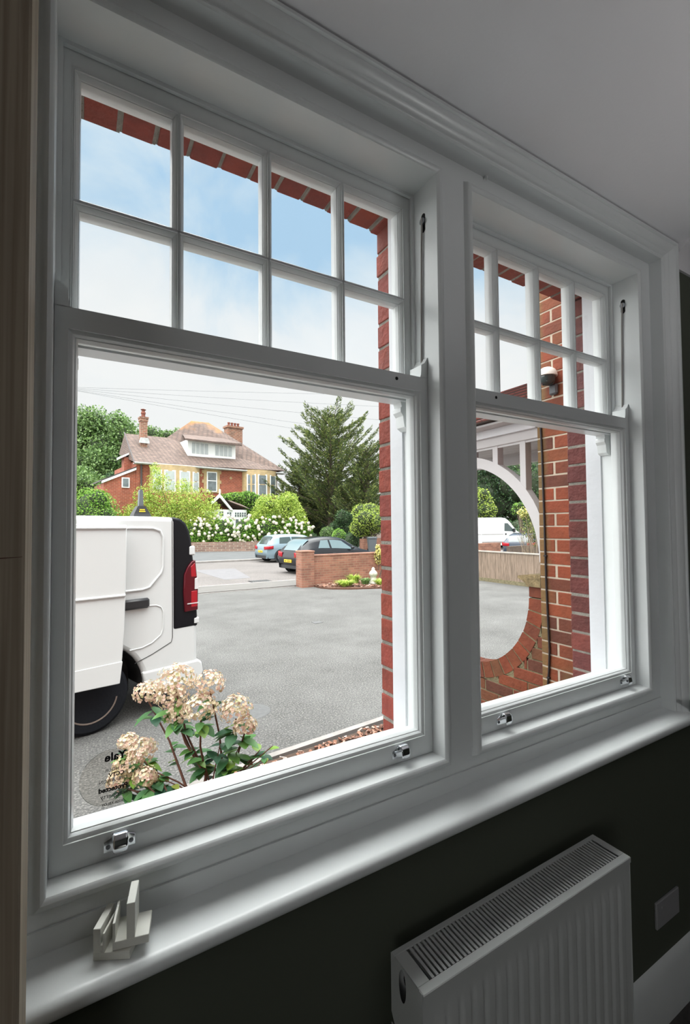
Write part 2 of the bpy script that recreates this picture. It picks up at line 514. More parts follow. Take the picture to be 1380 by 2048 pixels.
M['clear_lens'] = mat('clear_lamp_lens', (0.62, 0.60, 0.60), rough=0.1)
M['yellow_plate'] = mat('yellow_plate', (0.80, 0.56, 0.03), rough=0.5)
M['car_blue'] = mat('pale_blue_car_paint', (0.19, 0.26, 0.30), rough=0.35, metal=0.1, spec=0.4, coat=0.1)
M['car_black'] = mat('black_car_paint', (0.010, 0.011, 0.014), rough=0.22, spec=0.35, coat=0.1)
M['car_grey'] = mat('grey_car_paint', (0.035, 0.045, 0.065), rough=0.25, spec=0.35, coat=0.1)
M['car_glass'] = mat('car_glass', (0.12, 0.17, 0.18), rough=0.06, spec=0.6, coat=0.4)
M['car_glass_mid'] = mat('mid_dark_car_glass', (0.04, 0.06, 0.06), rough=0.08, spec=0.4)  # glass with one even dark tint
M['car_glass_dark'] = mat('dark_car_glass', (0.03, 0.05, 0.05), rough=0.04, spec=0.8)


def leaf(name, cols, rough=0.6):
    m = mat(name, cols[0], rough=rough, tone=cols)
    t = m.node_tree
    b = t.nodes['Principled BSDF']
    tr = t.nodes.new('ShaderNodeBsdfTranslucent')
    src = b.inputs['Base Color'].links[0].from_socket
    t.links.new(src, tr.inputs[0])
    mx = t.nodes.new('ShaderNodeMixShader')
    mx.inputs[0].default_value = 0.3
    t.links.new(b.outputs[0], mx.inputs[1])
    t.links.new(tr.outputs[0], mx.inputs[2])
    o = [n for n in t.nodes if n.type == 'OUTPUT_MATERIAL'][0]
    t.links.new(mx.outputs[0], o.inputs[0])
    return m


M['leaf_mid'] = leaf('mid_green_leaves', [(0.035, 0.075, 0.02), (0.10, 0.19, 0.05), (0.17, 0.29, 0.08), (0.30, 0.42, 0.18)])
M['leaf_dark'] = leaf('dark_green_leaves', [(0.012, 0.035, 0.018), (0.035, 0.08, 0.03), (0.06, 0.13, 0.045), (0.10, 0.19, 0.06)])
M['leaf_lime'] = leaf('lime_green_leaves', [(0.12, 0.20, 0.03), (0.26, 0.38, 0.05), (0.40, 0.52, 0.08), (0.58, 0.64, 0.18)])
M['leaf_bright'] = leaf('fresh_green_leaves', [(0.04, 0.12, 0.015), (0.13, 0.30, 0.03), (0.24, 0.44, 0.06), (0.36, 0.54, 0.12)])
M['leaf_conifer'] = leaf('conifer_needles', [(0.03, 0.045, 0.02), (0.06, 0.095, 0.03), (0.12, 0.165, 0.045), (0.26, 0.30, 0.075), (0.42, 0.44, 0.15)])
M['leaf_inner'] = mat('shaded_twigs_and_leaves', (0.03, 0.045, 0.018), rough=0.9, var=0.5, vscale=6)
M['leaf_yellow'] = leaf('yellow_leaves', [(0.45, 0.42, 0.08), (0.65, 0.60, 0.20), (0.75, 0.70, 0.35)])
M['leaf_hyd'] = leaf('hydrangea_leaves', [(0.02, 0.075, 0.04), (0.04, 0.13, 0.05), (0.08, 0.21, 0.05), (0.20, 0.34, 0.03), (0.38, 0.17, 0.10)], rough=0.45)
M['floret'] = leaf('faded_hydrangea_florets', [(0.36, 0.35, 0.17), (0.62, 0.50, 0.36), (0.66, 0.45, 0.38), (0.60, 0.54, 0.34), (0.82, 0.74, 0.63)])
M['white_bloom'] = leaf('white_hydrangea_bloom', [(0.66, 0.62, 0.48), (0.80, 0.76, 0.66), (0.85, 0.80, 0.74)])
M['stem_red'] = mat('reddish_stem', (0.13, 0.05, 0.03), rough=0.7, var=0.4, vscale=30)
M['stem_tan'] = mat('tan_stem', (0.40, 0.30, 0.17), rough=0.7)
M['trunk'] = mat('tree_bark', (0.12, 0.09, 0.07), rough=0.95, var=0.4, vscale=10)
M['trunk_pale'] = mat('pale_tree_bark', (0.38, 0.30, 0.22), rough=0.95, var=0.5, vscale=6)
M['wire'] = mat('overhead_wire', (0.16, 0.17, 0.18), rough=0.7)


# ------------------------------------------------------------------ mesh builder
class MB:
    def __init__(self):
        self.v = []; self.f = []; self.t = []; self.mi = []

    def add(self, vs, fs, tone=0.5, mi=0):
        b = len(self.v)
        self.v += [tuple(p) for p in vs]
        for f in fs:
            self.f.append(tuple(b + i for i in f)); self.t.append(tone); self.mi.append(mi)

    def box(self, x0, x1, y0, y1, z0, z1, tone=0.5, c=0.0, mi=0):
        if x1 < x0: x0, x1 = x1, x0
        if y1 < y0: y0, y1 = y1, y0
        if z1 < z0: z0, z1 = z1, z0
        if c <= 0:
            vs = [(x, y, z) for x in (x0, x1) for y in (y0, y1) for z in (z0, z1)]
            self.add(vs, [(0, 1, 3, 2), (4, 6, 7, 5), (0, 4, 5, 1), (2, 3, 7, 6), (0, 2, 6, 4), (1, 5, 7, 3)], tone, mi)
            return
        c = min(c, (x1 - x0) * .45, (y1 - y0) * .45, (z1 - z0) * .45)
        X = (x0, x1); Y = (y0, y1); Z = (z0, z1)
        vs = []; idx = {}
        for i in (0, 1):
            for j in (0, 1):
                for k in (0, 1):
                    sx, sy, sz = (1, -1)[i], (1, -1)[j], (1, -1)[k]
                    idx[i, j, k, 0] = len(vs); vs.append((X[i], Y[j] + sy * c, Z[k] + sz * c))
                    idx[i, j, k, 1] = len(vs); vs.append((X[i] + sx * c, Y[j], Z[k] + sz * c))
                    idx[i, j, k, 2] = len(vs); vs.append((X[i] + sx * c, Y[j] + sy * c, Z[k]))
        fs = []
        for i in (0, 1):
            fs.append([idx[i, j, k, 0] for j, k in ((0, 0), (1, 0), (1, 1), (0, 1))])
            fs.append([idx[j, i, k, 1] for j, k in ((0, 0), (1, 0), (1, 1), (0, 1))])
            fs.append([idx[j, k, i, 2] for j, k in ((0, 0), (1, 0), (1, 1), (0, 1))])
        for i in (0, 1):
            for j in (0, 1):
                fs.append([idx[i, j, 0, 0], idx[i, j, 1, 0], idx[i, j, 1, 1], idx[i, j, 0, 1]])
                fs.append([idx[i, 0, j, 0], idx[i, 1, j, 0], idx[i, 1, j, 2], idx[i, 0, j, 2]])
                fs.append([idx[0, i, j, 1], idx[1, i, j, 1], idx[1, i, j, 2], idx[0, i, j, 2]])
                for k in (0, 1):
                    fs.append([idx[i, j, k, 0], idx[i, j, k, 1], idx[i, j, k, 2]])
        self.add(vs, fs, tone, mi)

    def prism(self, pts, axis, a, b, tone=0.5, mi=0):
        """polygon pts in the plane normal to axis, extruded from a to b"""
        n = len(pts)
        def P(p, h):
            if axis == 'x': return (h, p[0], p[1])
            if axis == 'y': return (p[0], h, p[1])
            return (p[0], p[1], h)
        vs = [P(p, a) for p in pts] + [P(p, b) for p in pts]
        fs = [tuple(range(n)), tuple(range(2 * n - 1, n - 1, -1))]
        fs += [(i, i + n, (i + 1) % n + n, (i + 1) % n) for i in range(n)]
        self.add(vs, fs, tone, mi)

    def tube(self, pts, r, n=8, tone=0.5, cap=True, mi=0):
        pts = [Vector(p) for p in pts]
        rs = r if isinstance(r, (list, tuple)) else [r] * len(pts)
        vs = []; prev = None
        for i, p in enumerate(pts):
            d = (pts[min(i + 1, len(pts) - 1)] - pts[max(i - 1, 0)])
            if d.length < 1e-9: d = Vector((0, 0, 1))
            d.normalize()
            if prev is None:
                a = d.orthogonal().normalized()
            else:
                a = (prev - d * prev.dot(d))
                a = a.normalized() if a.length > 1e-6 else d.orthogonal().normalized()
            prev = a
            b = d.cross(a)
            for k in range(n):
                t = 2 * pi * k / n
                vs.append(p + (a * cos(t) + b * sin(t)) * rs[i])
        fs = [(i * n + k, i * n + (k + 1) % n, (i + 1) * n + (k + 1) % n, (i + 1) * n + k)
              for i in range(len(pts) - 1) for k in range(n)]
        if cap:
            fs.append(tuple(range(n - 1, -1, -1)))
            fs.append(tuple(range((len(pts) - 1) * n, len(pts) * n)))
        self.add(vs, fs, tone, mi)

    def lathe(self, prof, c, n=24, axis='z', tone=0.5, mi=0):
        """prof list of (radius, height) about axis through c"""
        vs = []
        for r, h in prof:
            for k in range(n):
                t = 2 * pi * k / n
                if axis == 'z': vs.append((c[0] + r * cos(t), c[1] + r * sin(t), c[2] + h))
                elif axis == 'y': vs.append((c[0] + r * cos(t), c[1] + h, c[2] + r * sin(t)))
                else: vs.append((c[0] + h, c[1] + r * cos(t), c[2] + r * sin(t)))
        fs = [(i * n + k, i * n + (k + 1) % n, (i + 1) * n + (k + 1) % n, (i + 1) * n + k)
              for i in range(len(prof) - 1) for k in range(n)]
        fs.append(tuple(range(n))); fs.append(tuple(range((len(prof) - 1) * n, len(prof) * n)))
        self.add(vs, fs, tone, mi)

    def ring(self, x0, x1, z0, z1, prof, sides='lrtb', tone=0.5):
        """mitred moulding round a rectangle; prof = [(outward offset, y)], open profile closed back to its start"""
        n = len(prof)
        def corner(sx, sz):
            return [((x0 - o) if sx < 0 else (x1 + o), y, (z0 - o) if sz < 0 else (z1 + o)) for o, y in prof]
        cs = {'bl': corner(-1, -1), 'br': corner(1, -1), 'tr': corner(1, 1), 'tl': corner(-1, 1)}
        for s, (a, b) in {'b': ('bl', 'br'), 'r': ('br', 'tr'), 't': ('tr', 'tl'), 'l': ('tl', 'bl')}.items():
            if s in sides:
                vs = cs[a] + cs[b]
                fs = [(i, (i + 1) % n, (i + 1) % n + n, i + n) for i in range(n)]
                fs += [tuple(range(n)), tuple(range(2 * n - 1, n - 1, -1))]
                self.add(vs, fs, tone)

    def grid(self, fn, nu, nv, tone=0.5, mi=0, closed=False):
        vs = [fn(i / (nu - 1), j / (nv - 1)) for i in range(nu) for j in range(nv)]
        fs = [(i * nv + j, i * nv + j + 1, (i + 1) * nv + j + 1, (i + 1) * nv + j) for i in range(nu - 1) for j in range(nv - 1)]
        self.add(vs, fs, tone, mi)

    def build(self, name, mats, parent=None, smooth=None, local=False, bevel=0, rot=None):
        """verts are in world coordinates unless local; smooth = auto-smooth angle in degrees"""
        me = bpy.data.meshes.new(name)
        vs = self.v
        if parent is not None and not local:
            inv = WORLD[parent.name].inverted()
            vs = [tuple(inv @ Vector(p)) for p in vs]
        me.from_pydata(vs, [], self.f)
        if not isinstance(mats, (list, tuple)): mats = [mats]
        for mm in mats: me.materials.append(mm)
        if len(mats) > 1: me.polygons.foreach_set('material_index', self.mi)
        a = me.attributes.new('tone', 'FLOAT', 'FACE')
        a.data.foreach_set('value', self.t)
        me.validate()
        me.update()
        if smooth is not None:
            import bmesh
            bm = bmesh.new(); bm.from_mesh(me)
            bmesh.ops.recalc_face_normals(bm, faces=bm.faces)
            bm.to_mesh(me); bm.free()
            me.shade_smooth()
            try:
                me.set_sharp_from_angle(angle=radians(smooth))
            except Exception:
                pass
        o = bpy.data.objects.new(name, me)
        COL.objects.link(o)
        if parent is not None:
            o.parent = parent
            WORLD[o.name] = WORLD[parent.name].copy()
        else:
            WORLD[o.name] = Matrix.Identity(4)
        if bevel:
            md = o.modifiers.new('bevel', 'BEVEL')
            md.width = bevel; md.segments = 3; md.limit_method = 'ANGLE'; md.angle_limit = radians(40)
        return o


WORLD = {}


def empty(name, loc=(0, 0, 0), rz=0.0, parent=None):
    o = bpy.data.objects.new(name, None)
    COL.objects.link(o)
    o.location = loc
    o.rotation_euler = (0, 0, rz)
    o.empty_display_size = 0.1
    w = Matrix.Translation(Vector(loc)) @ Matrix.Rotation(rz, 4, 'Z')
    WORLD[o.name] = (WORLD[parent.name] @ w) if parent else w
    if parent: o.parent = parent
    return o


def tag(o, label, cat, group=None):
    o['label'] = label; o['category'] = cat
    if group: o['group'] = group
    return o


def struct(o, label=None):
    o['kind'] = 'structure'
    if label: o['label'] = label
    return o


def thing(name, label, cat, loc=(0, 0, 0), rz=0.0, group=None):
    return tag(empty(name, loc, rz), label, cat, group)


rnd = random.random
def ru(a, b): return a + (b - a) * random.random()
def rv():
    while True:
        v = Vector((ru(-1, 1), ru(-1, 1), ru(-1, 1)))
        if 0.05 < v.length < 1: return v.normalized()


# ================================================================== THE SETTING: ROOM
FY, BEADY, WY = 0.84, 0.826, 0.79      # casing face, bead nose, wall face
FLOOR, CEIL = 0.34, 2.882

mb = MB(); mb.box(-2.6, 3.4, -3.8, 0.95, FLOOR - 0.1, FLOOR); struct(mb.build('floor', M['carpet']), 'dark floor of the room')
mb = MB(); mb.box(-2.6, 3.4, -3.8, 0.95, CEIL, CEIL + 0.12); struct(mb.build('ceiling', M['ceiling']), 'white painted ceiling')
mb = MB()
mb.box(-2.6, -0.15, WY, 0.95, FLOOR, CEIL)
mb.box(1.773, 3.4, WY, 0.95, FLOOR, CEIL)
mb.box(-0.15, 1.773, WY, 0.95, FLOOR, 1.232)
mb.box(-0.15, 1.773, WY, 0.95, 2.85, CEIL)
struct(mb.build('wall_front', M['green_wall']), 'dark green wall around and under the windows')
mb = MB(); mb.box(3.4, 3.5, -3.8, 0.95, FLOOR, CEIL); struct(mb.build('wall_right', M['green_wall']))
mb = MB()   # left wall with an unseen opening, added so sky light fills the room
mb.box(-2.7, -2.6, -3.8, -3.2, FLOOR, CEIL)
mb.box(-2.7, -2.6, -1.6, 0.95, FLOOR, CEIL)
mb.box(-2.7, -2.6, -3.2, -1.6, FLOOR, 1.1)
mb.box(-2.7, -2.6, -3.2, -1.6, 2.6, CEIL)
struct(mb.build('wall_left', M['plain_wall']))
mb = MB(); mb.box(-2.6, 3.4, -3.9, -3.8, FLOOR, CEIL); struct(mb.build('wall_back', M['plain_wall']))

# baseboard
mb = MB()
mb.prism([(WY, FLOOR), (WY - .018, FLOOR), (WY - .018, FLOOR + .155), (WY - .012, FLOOR + .17), (WY - .006, FLOOR + .182), (WY, FLOOR + .186)], 'x', -2.6, 3.4)
struct(mb.build('baseboard_front', M['gloss_white'], smooth=30), 'white skirting board below the window wall')

# window sill board
mb = MB()
nose = [(0.76 - 0.015 * sin(a), 1.2455 + 0.0145 * cos(a)) for a in [radians(d) for d in range(0, 181, 15)]]
mb.prism([(0.95, 1.26)] + nose + [(0.95, 1.231)], 'x', -0.45, 1.90)
struct(mb.build('trim_1', M['gloss_white'], smooth=40), 'glossy white window sill with a rounded nose')

# architrave round the opening (three sides)
AX0, AX1, AZ1 = -0.13, 1.753, 2.83
arch = [(0.0, .836), (0.0, .800), (0.003, .796), (0.006, .796), (0.008, .800), (0.011, .797), (0.016, .789), (0.020, .787),
        (0.022, .783), (0.030, .776), (0.037, .772), (0.040, .772), (0.042, .766), (0.049, .766), (0.049, .836)]
mb = MB()
mb.ring(AX0, AX1, 1.30, AZ1, arch, sides='lrt')
for s, x in ((-1, AX0), (1, AX1)):
    pl = [(x + s * o, y) for o, y in arch]
    mb.prism(pl, 'z', 1.26, 1.30)
struct(mb.build('trim_2', M['gloss_white'], smooth=35), 'white moulded architrave round both windows')

# coving to the right of the architrave
mb = MB()
cov = [(WY, CEIL)] + [(WY - .072 + .072 * cos(a), CEIL - .072 + .072 * sin(a) * 1.0) for a in []]
cov = [(WY, CEIL), (WY, CEIL - .075)] + [(WY - .075 + .067 * cos(radians(d)), CEIL - .075 + .067 * sin(radians(d))) for d in range(0, 91, 15)] + [(WY - .075, CEIL)]
mb.prism(cov, 'x', AX1 + .051, 3.4)
mb.prism(cov, 'x', -2.6, AX0 - .051)
struct(mb.build('trim_3', M['ceiling'], smooth=40), 'coving that stops against the architrave')

# casing: mullion, head board, jambs, apron
DX = 0.912
SX0, SX1 = -0.043, 0.750
SB, ST = 1.346, 2.769
mb = MB()
mb.box(SX1, SX0 + DX, FY, 1.03, SB, ST); mb.box(SX1, SX0 + DX, .976, 1.03, ST, 2.793)                        # mullion
mb.box(AX0, SX0, FY, 1.03, SB, ST)                             # left jamb
mb.box(SX1 + DX, AX1, FY, 1.03, SB, ST)                        # right jamb
mb.box(AX0 - .02, AX1 + .02, FY, .976, ST, AZ1)
mb.box(AX0 - .02, AX1 + .02, .976, 1.03, 2.793, 2.90)                            # head
mb.box(AX0, AX1, FY + .004, 1.03, 1.296, SB)                   # bottom rail of the box
mb.box(AX0, AX1, FY, 0.95, 1.26, 1.2955)                       # apron board under the joint line
mb.box(AX0 - .02, AX0, .836, 1.03, 1.26, AZ1 + .02)            # reveal boards
mb.box(AX1, AX1 + .02, .836, 1.03, 1.26, AZ1 + .02)
mb.box(AX0 - .02, AX1 + .02, .836, 1.03, AZ1, AZ1 + .03)
struct(mb.build('trim_4', M['gloss_white']), 'white painted window casing with a wide central mullion')
# paint drip under the head of the mullion
mb = MB(); mb.tube([(.925, .838, 2.835), (.926, .832, 2.826), (.926, .833, 2.818)], [.002, .0035, .001], n=8)
struct(mb.build('trim_5', M['gloss_white'], smooth=60), 'dried paint drip on the casing head')


def sash_lift(px, parent, style):
    """chrome hook lift screwed on the bottom rail; px = x of its centre"""
    y = 0.8745; z = 1.371
    mb = MB()
    h = .0115
    pts = [(px - .024, z - h), (px + .024, z - h), (px + .024, z + .006), (px + .012, z + h), (px - .012, z + h), (px - .024, z + .006)]
    mb.prism(pts, 'y', y - .0022, y)
    lf = mb.build('sash_lift', M['chrome'], parent, bevel=.0008)
    mb = MB()
    def hook(u, v):
        a = v
        # path: up the plate, out, and curling down
        path = [(y - .003, z + .004), (y - .003, z + .016), (y - .008, z + .021), (y - .016, z + .021), (y - .022, z + .015),
                (y - .024, z + .004), (y - .022, z - .005), (y - .018, z - .009)]
        k = a * (len(path) - 1); i = min(int(k), len(path) - 2); f = k - i
        yy = path[i][0] * (1 - f) + path[i + 1][0] * f; zz = path[i][1] * (1 - f) + path[i + 1][1] * f
        w = .0115 if a < .72 else .0115 * sqrt(max(0.02, 1 - ((a - .72) / .30) ** 2))
        return (px + (u * 2 - 1) * w, yy, zz)
    mb.grid(hook, 7, 22)
    hk = mb.build('hook', M['chrome'], lf, smooth=60)
    sm = hk.modifiers.new('solid', 'SOLIDIFY'); sm.thickness = .0018
    for s in (-1, 1):
        mb = MB(); mb.lathe([(0.0001, -.0045), (.0026, -.0042), (.0038, -.003), (.0038, -.002)], (px + s * .0175, y, z - .003), n=14, axis='y')
        mb.build('screw', M['screw'], lf, smooth=40)
    return lf


def make_window(idx, dx, label, pulley=True):
    root = empty('window_%d' % idx, ((SX0 + SX1) / 2 + dx, .90, SB))
    struct(root, label)
    x0, x1 = SX0 + dx, SX1 + dx
    # staff bead
    mb = MB()
    prof = [(-.001, FY + .03), (-.001, BEADY + .006), (.002, BEADY + .002), (.006, BEADY), (.012, BEADY + .001), (.016, BEADY + .004), (.018, BEADY + .008), (.020, FY - .002), (.022, FY + .002)]
    mb.ring(x0, x1, SB, ST, prof)
    mb.build('staff_bead', M['gloss_white'], root, smooth=35)
    # parting bead above the meeting rail
    mb = MB()
    mb.box(x0, x0 + .008, .9205, .929, 2.25, ST); mb.box(x1 - .008, x1, .9205, .929, 2.25, ST); mb.box(x0 + .008, x1 - .008, .9205, .929, ST - .008, ST)
    mb.build('parting_bead', M['gloss_white'], root)
    # ---- lower sash
    ys, yb = .875, .920
    g = (x0 + .035, x1 - .039, 1.405, 2.219)      # glass sight size
    rw = .0155
    ls = MB()
    gx0, gx1, gz0, gz1 = g
    ls.box(x0 + .0015, gx0 - rw, ys, yb, SB + .001, 2.269)
    ls.box(gx1 + rw, x1 - .0015, ys, yb, SB + .001, 2.269)
    ls.box(gx0 - rw, gx1 + rw, ys, yb, SB + .001, gz0 - rw)
    ls.box(gx0 - rw, gx1 + rw, ys, yb, gz1 + rw, 2.269)
    ring = [(rw, ys), (rw - .0015, ys), (rw - .002, ys + .0025), (rw - .004, ys + .003), (rw - .008, ys + .0055), (rw - .0105, ys + .010), (rw - .011, ys + .012),
            (rw - .0125, ys + .0125), (0, ys + .022), (0, ys + .030), (.004, yb), (rw, yb)]
    ls.ring(gx0, gx1, gz0, gz1, ring)
    # horns standing up from the meeting rail
    for s, xa in ((1, x0 + .0015), (-1, x1 - .0015)):
        hp = [(0, 2.268), (0, 2.322), (.003, 2.315), (.009, 2.306), (.016, 2.302), (.019, 2.300), (.0195, 2.285), (.0205, 2.275), (.023, 2.268)]
        ls.prism([(xa + s * a, b) for a, b in hp], 'y', ys, yb)
    lower = ls.build('lower_sash', M['gloss_white'], root, smooth=20)
    mb = MB(); mb.box(gx0 - .004, gx1 + .004, ys + .022, ys + .0245, gz0 - .004, gz1 + .004)
    mb.build('glass_pane', M['glass'], lower)
    mb = MB()
    lx = x0 + (.696 if idx == 1 else .126)
    mb.lathe([(.0001, 0), (.0042, 0), (.0042, .006)], (lx, ys - .0006, 2.254), n=14, axis='y')
    mb.build('bolt_hole', M['black_hole'], lower)
    for px in ((.060, .650) if idx == 1 else (.996, 1.585)):
        sash_lift(px, lower, idx)
    # ---- upper sash
    ys, yb = .930, .975
    us = MB()
    gx0, gx1, gz0, gz1 = x0 + .037, x1 - .041, 2.262, 2.718
    rw = .0155
    us.box(x0 + .0015, gx0 - rw, ys, yb, 2.222, ST - .001)
    us.box(gx1 + rw, x1 - .0015, ys, yb, 2.222, ST - .001)
    us.box(gx0 - rw, gx1 + rw, ys, yb, 2.222, gz0 - .004)
    us.box(gx0 - rw, gx1 + rw, ys, yb, gz1 + rw, ST - .001)
    # outer horns hanging below the meeting rail
    for s, xa in ((1, x0 + .0015), (-1, x1 - .0015)):
        hp = [(0, 2.224), (0, 2.150), (.010, 2.150), (.022, 2.158), (.024, 2.170), (.026, 2.186), (.034, 2.196), (.034, 2.206), (.030, 2.210), (.034, 2.224)]
        us.prism([(xa + s * a, b) for a, b in hp], 'y', ys + .012, yb)
    hb = 2.4875
    cols = [gx0]
    for c in (.1625, .351, .539):
        cols.append(c + dx)
    cols.append(gx1)
    hw = .0135
    xs = [(cols[i] + (hw if i else 0), cols[i + 1] - (hw if i < 3 else 0)) for i in range(4)]
    zs = [(gz0, hb - hw), (hb + hw, gz1)]
    rr = [(0, 0), (.0012, .0), (.0018, .0025), (.0035, .003), (.006, .0055), (.0085, .010), (.0088, .012), (.010, .0125), (.0115, .022), (.0115, .030), (.008, .044)]
    for (a, b) in xs:
        for (c, d) in zs:
            prof = [(.0125 - o, ys + h) for o, h in rr] + [(.0125, yb)]
            prof[0] = (.0125, ys)
            us.ring(a, b, c, d, [(p[0] if p[0] > 0 else 0, p[1]) for p in prof])
    for c in cols[1:4]:
        us.box(c - .0015, c + .0015, ys, yb - .002, gz0 - .004, gz1 + .012)
    us.box(gx0 - .012, gx1 + .012, ys, yb - .002, hb - .0015, hb + .0015)
    # infill between outer frame and the mouldings
    us.ring(gx0, gx1, gz0, gz1, [(.0120, ys), (.0160, ys), (.0160, yb), (.0120, yb)])
    upper = us.build('upper_sash', M['gloss_white'], root, smooth=20)
    for (a, b) in xs:
        for (c, d) in zs:
            mb = MB(); mb.box(a - .003, b + .003, ys + .022, ys + .0245, c - .003, d + .003)
            mb.build('glass_pane', M['glass'], upper)
    # pulley and cord in the right jamb
    xj = x1
    mb = MB()
    mb.lathe([(.0001, -.0004), (.0075, -.0004), (.0075, .001)], (xj, .884, 2.690), n=16, axis='x')
    pp = [(xj - .0006, .8765 , 2.655), (xj - .0006, .8915, 2.655), (xj - .0006, .8915, 2.690), (xj - .0006, .8765, 2.690)]
    mb.add(pp, [(0, 1, 2, 3)])
    mb.lathe([(.0001, -.0004), (.0075, -.0004), (.0075, .001)], (xj, .884, 2.655), n=16, axis='x')
    pul = mb.build('pulley_slot', M['black_hole'], root)
    mb = MB(); mb.lathe([(.0001, -.003), (.009, -.003), (.0075, 0), (.009, .003), (.0001, .003)], (xj - .002, .884, 2.676), n=18, axis='x')
    mb.build('pulley_wheel', M['screw'], pul, smooth=40)
    mb = MB(); mb.tube([(xj - .0045, .884, 2.684), (xj - .004, .888, 2.60), (xj - .004, .894, 2.31)], .0026, n=8)
    mb.build('sash_cord', M['cord'], root, smooth=60)
    # outer linings and sill outside
    mb = MB()
    mb.box(x0 - .02, x0, 1.03, 1.036, 1.30, ST + .03); mb.box(x1, x1 + .024, 1.03, 1.036, 1.30, ST + .03)
    mb.box(x0 - .01, x0 + .008, .976, 1.03, SB, 2.788); mb.box(x1 - .006, x1 + .01, .976, 1.03, SB, 2.788)
    mb.box(x0, x1, .976, 1.036, 2.788, 2.793)
    mb.build('outer_lining', M['ext_white'], root)
    mb = MB()
    mb.prism([(.951, 1.24), (.951, 1.27), (1.17, 1.235), (1.17, 1.18), (.951, 1.18)], 'x', x0 - .01, x1 + .03)
    mb.build('outer_sill', M['ext_white'], root)
    return root


make_window(1, 0.0, 'left sash window with eight small panes above one large pane')
make_window(2, DX, 'right sash window beyond the mullion')

# ================================================================== HOUSE OUTER LEAF
def brick_stack_reveal(mb, x0, x1, y0, y1, zstart, n, course=0.0729, joint=.009, jig=.002, halves=None):
    for k in range(n):
        z = zstart + k * course
        dx = ru(-jig, jig); dy = ru(-jig, jig)
        mb.box(x0 + dx, x1, y0, y1 + dy, z + joint / 2 + ru(-.001, .001), z + course - joint / 2 + ru(-.001, .001), tone=rnd(), c=.0022)


mb = MB()
brick_stack_reveal(mb, .774, .858, 1.037, 1.13, 1.3385 - 5 * .0729, 25)
o = mb.build('wall_pier', M['brick_red']); struct(o, 'narrow red brick pier between the two windows')
mb = MB(); mb.box(.7765, .8555, 1.037, 1.127, .95, 2.78); mb.build('pier_mortar', M['mortar_grey'], o)
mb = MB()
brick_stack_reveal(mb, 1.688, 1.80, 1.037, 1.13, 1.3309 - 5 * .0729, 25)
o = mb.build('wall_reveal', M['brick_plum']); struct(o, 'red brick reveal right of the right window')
mb = MB(); mb.box(1.6905, 1.80, 1.037, 1.127, .95, 2.78); mb.build('reveal_mortar', M['mortar_grey'], o)
# soldier arch over both windows
mb = MB(); mo = MB()
for (xa, xb, zc) in ((-.16, .86, 2.806), (.77, 1.90, 2.803)):
    n = int((xb - xa) / .0755)
    for k in range(n):
        x = xa + k * .0755
        if xa > .5 and x < .86: continue
        t = ((x + .0377) - (xa + xb) / 2) / ((xb - xa) / 2)
        z = zc - .024 * t * t
        mb.box(x + .004, x + .0715, 1.037, 1.13 + ru(-.002, .002), z + ru(-.002, .002), z + .22, tone=rnd(), c=.003)
        mo.box(x - .001, x + .0765, 1.037, 1.127, z + .002, z + .22)
o = mb.build('wall_arch', M['brick_red']); struct(o, 'soldier course of red bricks over the windows')
mo.build('arch_mortar', M['mortar_grey'], o)
mb = MB()
mb.box(-3.0, -.06, .951, 1.13, -.1, 3.9)
mb.box(-.06, 1.80, .951, 1.13, -.1, 1.18)
mb.box(-.06, 1.80, .951, 1.13, 3.0, 3.9)
mb.box(1.80, 2.31, .951, 1.13, -.1, 3.9)
mb.box(.80, .85, .951, 1.03, 1.18, 2.8)
struct(mb.build('wall_exterior', M['outer_brick']), 'outer brickwork of the house')
mb = MB(); mb.box(-2.7, 3.5, -3.9, 1.03, CEIL + .12, CEIL + .3); struct(mb.build('roof_slab', M['plain_wall']))

# projecting porch-side wall with flemish-ish headers
mb = MB(); ol = MB(); mo = MB()
z0 = 1.087 - 10 * .0729
for k in range(46):
    z = z0 + k * .0729
    dn = dict(c=.003)
    if k % 2 == 0:
        spans = [(1.524, 1.735), (1.30, 1.516), (1.14, 1.292)]
    else:
        spans = [(1.632, 1.735), (1.524, 1.624), (1.41, 1.516), (1.30, 1.402), (1.14, 1.292)]
    for (a, b) in spans:
        mb.box(2.31 + ru(-.001, .001), 2.54, a + .002, b - .002, z + .0035, z + .0694, tone=rnd(), **dn)
o = mb.build('wall_porch_side', M['brick_stained']); struct(o, 'orange brick wall projecting beside the porch')
mo.box(2.3125, 2.535, 1.13, 1.732, z0, 3.7); mo.build('porch_wall_mortar', M['mortar_white'], o)
mb = MB(); mb.box(2.545, 4.6, .951, 1.13, -.1, 3.9); struct(mb.build('wall_beyond_porch', M['outer_brick']))

# paint blob and old fixing marks on the wall
mb = MB()
for (y, z, r) in ((1.535, 1.535, .011), (1.533, 1.478, .010)):
    mb.lathe([(.0001, -.004), (r * .7, -.003), (r, 0)], (2.309, y, z), n=12, axis='x')
mb.tube([(2.307, 1.535, 1.535), (2.306, 1.531, 1.508), (2.307, 1.533, 1.478)], .003, n=6)
tag(mb.build('filler_blob', M['ext_white']), 'white dab of filler smeared on the orange brick wall', 'filler')

